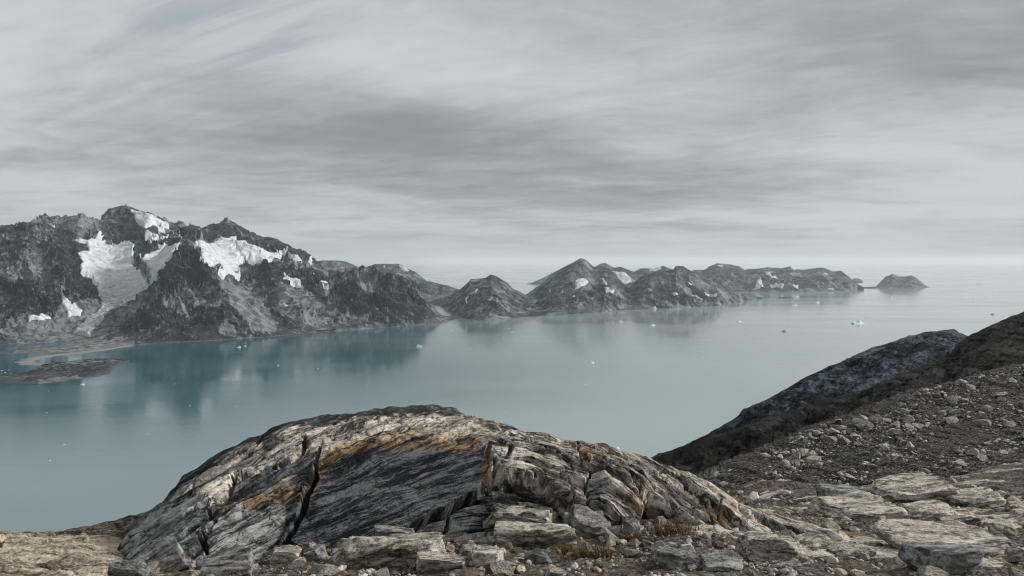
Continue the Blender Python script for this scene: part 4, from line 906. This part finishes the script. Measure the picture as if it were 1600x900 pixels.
def stones_material(name, a, b, c_):
    m, t, p = material(name); pos_ = t.node('ShaderNodeNewGeometry').outputs['Position']
    tn = t.attr('tone'); n_ = t.noise(pos_, 14, 6, .75)
    c = t.mix(t.mapr(tn, 0, .5), a, b); c = t.mix(t.mapr(tn, .42, .85), c, c_)
    c = t.mix(t.m('MULTIPLY', t.mapr(n_, .5, .62), .7), c, (.04, .038, .035))
    t.set(p.inputs['Base Color'], c); p.inputs['Roughness'].default_value = .9
    t.set(p.inputs['Normal'], t.bump(n_, .6, .02)); return m
M_ST = stones_material('scree_stones', (.022, .021, .020), (.115, .110, .102), (.56, .54, .50))
M_GR = stones_material('gravel_stones', (.10, .085, .065), (.30, .26, .21), (.52, .48, .42))
mass('scree', 'small loose stones of the scree slope', pos[rest], size[rest], M_ST)
# --- gravel and fist-sized stones on the terrace
ng = 8000
gx = rr.uniform(150, 1620, ng); gy = rr.uniform(770, 915, ng)
gd = march(gx, gy)
fld = fbm2(gx / 90, gy / 40, 3)
okg = (gd < 24) & (fld > -.18) & ((gx > 940) | (gy > 850)) & ~((gx < 480) & (gy < 890))
gx, gy, gd = gx[okg], gy[okg], gd[okg]
gpos = np.stack([(gx - 800) / F * gd, gd, ground_z((gx - 800) / F * gd, gd) + .03], 1)
gs = np.clip(.010 * (rr.pareto(2.0, len(gx)) + 1), .010, .10) * (.6 + gd / 14)
big = np.argsort(-gs / gd)[:44]; msk = np.ones(len(gx), bool); msk[big] = False
mass('gravel', 'pebbles and chips strewn over the terrace', gpos[msk], gs[msk], M_GR)
for i in big:
    o = link('stone', protos[rr.integers(10)], 'fist-sized to head-sized pale stone lying on the gravel terrace', 'stone', 'loose stones on the gravel terrace')
    o.color = (1, 1, 1, rr.choice([0., .1, .5]))
    s = min(gs[i], .11) * rr.uniform(.8, 1.2); o.location = gpos[i] + np.array([0, 0, s * .3]); o.scale = (s * rr.uniform(.9, 1.5), s * rr.uniform(.8, 1.2), s * rr.uniform(.5, .8)); o.rotation_euler = (rr.uniform(-.3, .3), rr.uniform(-.3, .3), rr.uniform(0, 6))

# ------------------------------------------------------------------ dry grass tufts
M_GRASS, t, p = material('dry_orange_grass')
c = t.mix(t.noise(t.node('ShaderNodeNewGeometry').outputs['Position'], 18, 3, .6), (.045, .028, .012), (.17, .105, .045)); t.set(p.inputs['Base Color'], c); p.inputs['Roughness'].default_value = .8
def tuft(px, py, wpx, hpx, label, seed):
    r = np.random.default_rng(seed); d = float(march(px, py)[0]); n = 420; wm_ = wpx / F * d; hm_ = hpx / F * d
    bx = r.normal(0, .26, n) * wm_; by = r.normal(0, .2, n) * wm_; a = r.uniform(0, 6.28, n); L = hm_ * r.uniform(.5, 1.2, n); ln = r.uniform(.3, 1.1, n) * L
    b0 = np.stack([bx, by, np.full(n, -.03)], 1); dirv = np.stack([np.cos(a), np.sin(a), 0 * a], 1); sd = np.stack([-np.sin(a), np.cos(a), 0 * a], 1) * .0045
    m1 = b0 + dirv * (ln * .35)[:, None] + np.array([0, 0, 1.]) * (L * .65)[:, None]; tp = b0 + dirv * ln[:, None] + np.array([0, 0, 1.]) * (L * .9)[:, None]
    Vt = np.stack([b0 - sd, b0 + sd, m1 + sd * .8, m1 - sd * .8, tp + sd * .15, tp - sd * .15], 1).reshape(-1, 3); k = np.arange(n)[:, None] * 6
    Ft = np.concatenate([k + np.array([0, 1, 2, 3]), k + np.array([3, 2, 4, 5])])
    o = link('grass_tuft', build_mesh('grass_tuft', Vt, Ft, M_GRASS), label, 'grass tuft')
    x, y = (px - 800) / F * d, d; o.location = (x, y, float(ground_z(x, y)) + .02)
for i, a in enumerate([(920, 878, 62, 24, 'orange-brown grass tuft on gravel in front of the fractured grey block'), (1052, 838, 70, 18, 'wide dry rust-coloured tuft below the right nose of the outcrop'), (985, 852, 30, 16, 'small ochre tuft beside the dark triangular stone'),
                       (485, 874, 40, 16, 'dry brown tuft in the crack below the dark face'), (135, 876, 26, 12, 'small ochre tuft on the pale slab at lower left'), (1118, 830, 34, 12, 'thin brown tuft under the rusty tip of the outcrop'), (1190, 830, 40, 10, 'low brown tuft beside the outcrop tail'), (880, 866, 40, 12, 'low straw tuft beneath the long rounded slab')]): tuft(*a, 50 + i)

# ------------------------------------------------------------------ icebergs and floes
def iceberg(px, py, wpx, hpx, label, seed, group=None, mat=None, name='iceberg', prof=None):
    wpx *= 1.05 if group is None else .62; hpx *= .75 if group is None else .5
    r = np.random.default_rng(seed); d = SH(py); wm_ = wpx / F * d; hm_ = max(hpx / F * d, .8)
    bm = bmesh.new()
    n = 26
    P_ = []
    for i in range(n):
        a = r.uniform(0, 6.28); rad = r.uniform(.75, 1.)
        z = r.random() ** 1.6
        sh = 1 - .55 * z
        P_.append((math.cos(a) * rad * sh * wm_ / 2, math.sin(a) * rad * sh * wm_ * .35, z * hm_ * (.5 if prof else 1)))
    for i in range(10):
        a = i * .63; P_.append((math.cos(a) * wm_ / 2, math.sin(a) * wm_ * .35, -.25 * hm_))
    bms = [P_]
    if prof:
        bms = [P_] + [[(x0 * wm_ + r.normal(0, .03) * wm_, r.normal(0, .08) * wm_, 0.1 * hm_) for _ in range(6)] + [((x0 + dx) * wm_, dy * wm_, h_ * hm_) for dx, dy in ((-.12, .05), (.1, -.06), (.02, .08), (-.03, -.07))] + [((x0 + e_) * wm_, 0, h_ * hm_ * .45) for e_ in (-.22, .22)] for x0, h_ in prof]
    for q in bms:
        vs_ = [bm.verts.new(c) for c in q]
        res = bmesh.ops.convex_hull(bm, input=vs_)
        dead = list({g_ for g_ in list(res['geom_interior']) + list(res['geom_unused']) if isinstance(g_, bmesh.types.BMVert)})
        bmesh.ops.delete(bm, geom=dead, context='VERTS')
    me = bpy.data.meshes.new(name); bm.to_mesh(me); bm.free(); me.materials.append(mat or M_ICE)
    o = link(name, me, label, 'iceberg' if name == 'iceberg' else 'ice floe', group); q = W(px, py, d); o.location = (q[0], q[1], 0)
    o.rotation_euler = (0, 0, r.uniform(-.4, .4))
named = [(1340, 505.5, 24, 6, 'long white tabular iceberg with a small hump, largest on open water above the right ridge', None, [(.12, 1.), (-.38, .55)]),
 (655, 541.5, 12, 5, 'pale blue iceberg off the dark nose of the massif', None, [(-.1, 1.), (.25, .7)]), (373, 543, 9, 4, 'white iceberg close to the massif shore below the talus fan', None, [(.2, 1.)]),
 (383, 541, 5, 2, 'small floe just behind the white iceberg by the massif shore', None, None), (1225, 518.5, 9, 4, 'dark peaked iceberg between the long tabular one and the double-humped mountain', M_ICED, [(0, 1.)]),
 (1243, 464, 14, 6, 'tall twin-peaked white iceberg beside the flat skerry', None, [(-.25, 1.), (.2, .9)]), (1241, 477.5, 11, 2.5, 'flat white floe below the twin-peaked iceberg', None, None), (1277, 473, 9, 4, 'white iceberg right of the flat floe', None, [(.1, 1.)]),
 (1022, 482.5, 10, 6, 'bright white iceberg at the foot of the double-humped mountain', None, [(.1, 1.), (-.3, .5)]), (1020, 508.5, 10, 3.5, 'blue-white iceberg on the dark reflection of the double-humped mountain', None, [(0, 1.)]), (970, 503, 6, 3, 'small white iceberg left of the dark reflection', None, None),
 (925, 567.5, 9, 3, 'white floe alone in mid-fjord above the outcrop', None, None), (1154, 502.5, 8, 3, 'white floe right of the reflection of the double-humped mountain', None, None), (1392, 465, 8, 2.5, 'white floe under the small two-peaked island', None, None),
 (1551, 491.5, 7, 2.5, 'dark floe just above the right ridge top', M_ICED, None), (964, 701, 9, 4, 'white floe tip showing above the outcrop crest', None, None), (129, 601.5, 8, 4, 'white iceberg off the tip of the low brown islet', None, [(.1, 1.)]), (813, 452, 8, 1.5, 'pale floe on the distant channel left of the pyramid mountain', None, None)]
for i, (a, b, c_, h_, lb, mt, pf) in enumerate(named): iceberg(a, b, c_, h_, lb, 300 + i, None, mt, 'iceberg' if 'iceberg' in lb else 'ice_floe', pf)
def group_ice(lst, label, group, seed):
    for i, (a, b, c_) in enumerate(lst): iceberg(a, b, c_, c_ * .32, label, seed + i, group, None if (i % 5) else M_ICE, 'ice_floe')
group_ice([(3, 579, 4), (8, 582, 5), (14, 578, 3), (5, 588, 5), (12, 587, 4), (2, 584, 3), (17, 584, 3)], 'tiny white floe drifting in the bay beside the brown islet', 'floes in the bay by the islet', 400)
group_ice([(1076, 480.5, 4), (1097, 479.5, 5), (1120, 479, 3), (1130, 479, 5), (1060, 482, 3)], 'tiny white floe along the shore of the double-humped mountain', 'floes along the double-humped mountain', 420)
group_ice([(60, 602.5, 3), (76, 611, 3), (73, 645, 4), (100, 695, 5), (78, 720, 5), (231, 678, 4), (297, 634, 4), (369, 635, 3), (210, 615, 3), (227, 591, 3), (272, 600, 3), (435, 571, 5), (497, 576, 5), (325, 588, 2.5), (160, 612, 2.5)], 'tiny white ice chip on the dark water below the massif', 'ice chips below the massif', 440)
group_ice([(706, 516, 4), (795, 513, 4), (800, 519.5, 5), (786, 528, 3), (735, 545, 3), (915, 601, 5), (1030, 646.5, 5), (1098, 558.5, 5), (790, 644, 3), (1291, 493.5, 5), (1174, 524, 2.5), (1275, 537, 2.5), (1480, 476.5, 5), (1521, 471.5, 6), (1533, 467.5, 5), (1569, 495, 5), (1369, 541, 3), (1355, 475, 3), (1440, 481, 3), (1500, 464, 4), (1180, 487, 3), (1210, 500, 2.5), (1410, 470, 3)], 'tiny white ice floe on the open grey fjord', 'ice floes on the open fjord', 470)
group_ice([(828, 436.5, 3), (690, 438, 3), (813, 444, 3), (1480, 447, 4), (1530, 452, 4)], 'faint white iceberg speck far out near the horizon', 'specks near the horizon', 510)

# ------------------------------------------------------------------ haze
mh = bpy.data.materials.new('haze'); mh.use_nodes = True; nt = mh.node_tree; nt.nodes.clear()
o_ = nt.nodes.new('ShaderNodeOutputMaterial'); pv = nt.nodes.new('ShaderNodeVolumePrincipled')
pv.inputs['Color'].default_value = (.87, .93, .965, 1); pv.inputs['Density'].default_value = 1.75e-5; pv.inputs['Anisotropy'].default_value = 0.1
nt.links.new(pv.outputs[0], o_.inputs['Volume'])
x0, x1, y0, y1, z0, z1 = -152000, 152000, -2500, 162000, -200, 900
hv = np.array([(x, y, z) for z in (z0, z1) for (x, y) in ((x0, y0), (x1, y0), (x1, y1), (x0, y1))], float)
hz = link('haze', build_mesh('haze', hv, np.array([[3, 2, 1, 0], [4, 5, 6, 7], [0, 1, 5, 4], [1, 2, 6, 5], [2, 3, 7, 6], [3, 0, 4, 7]]), mh, smooth=False), kind='stuff')
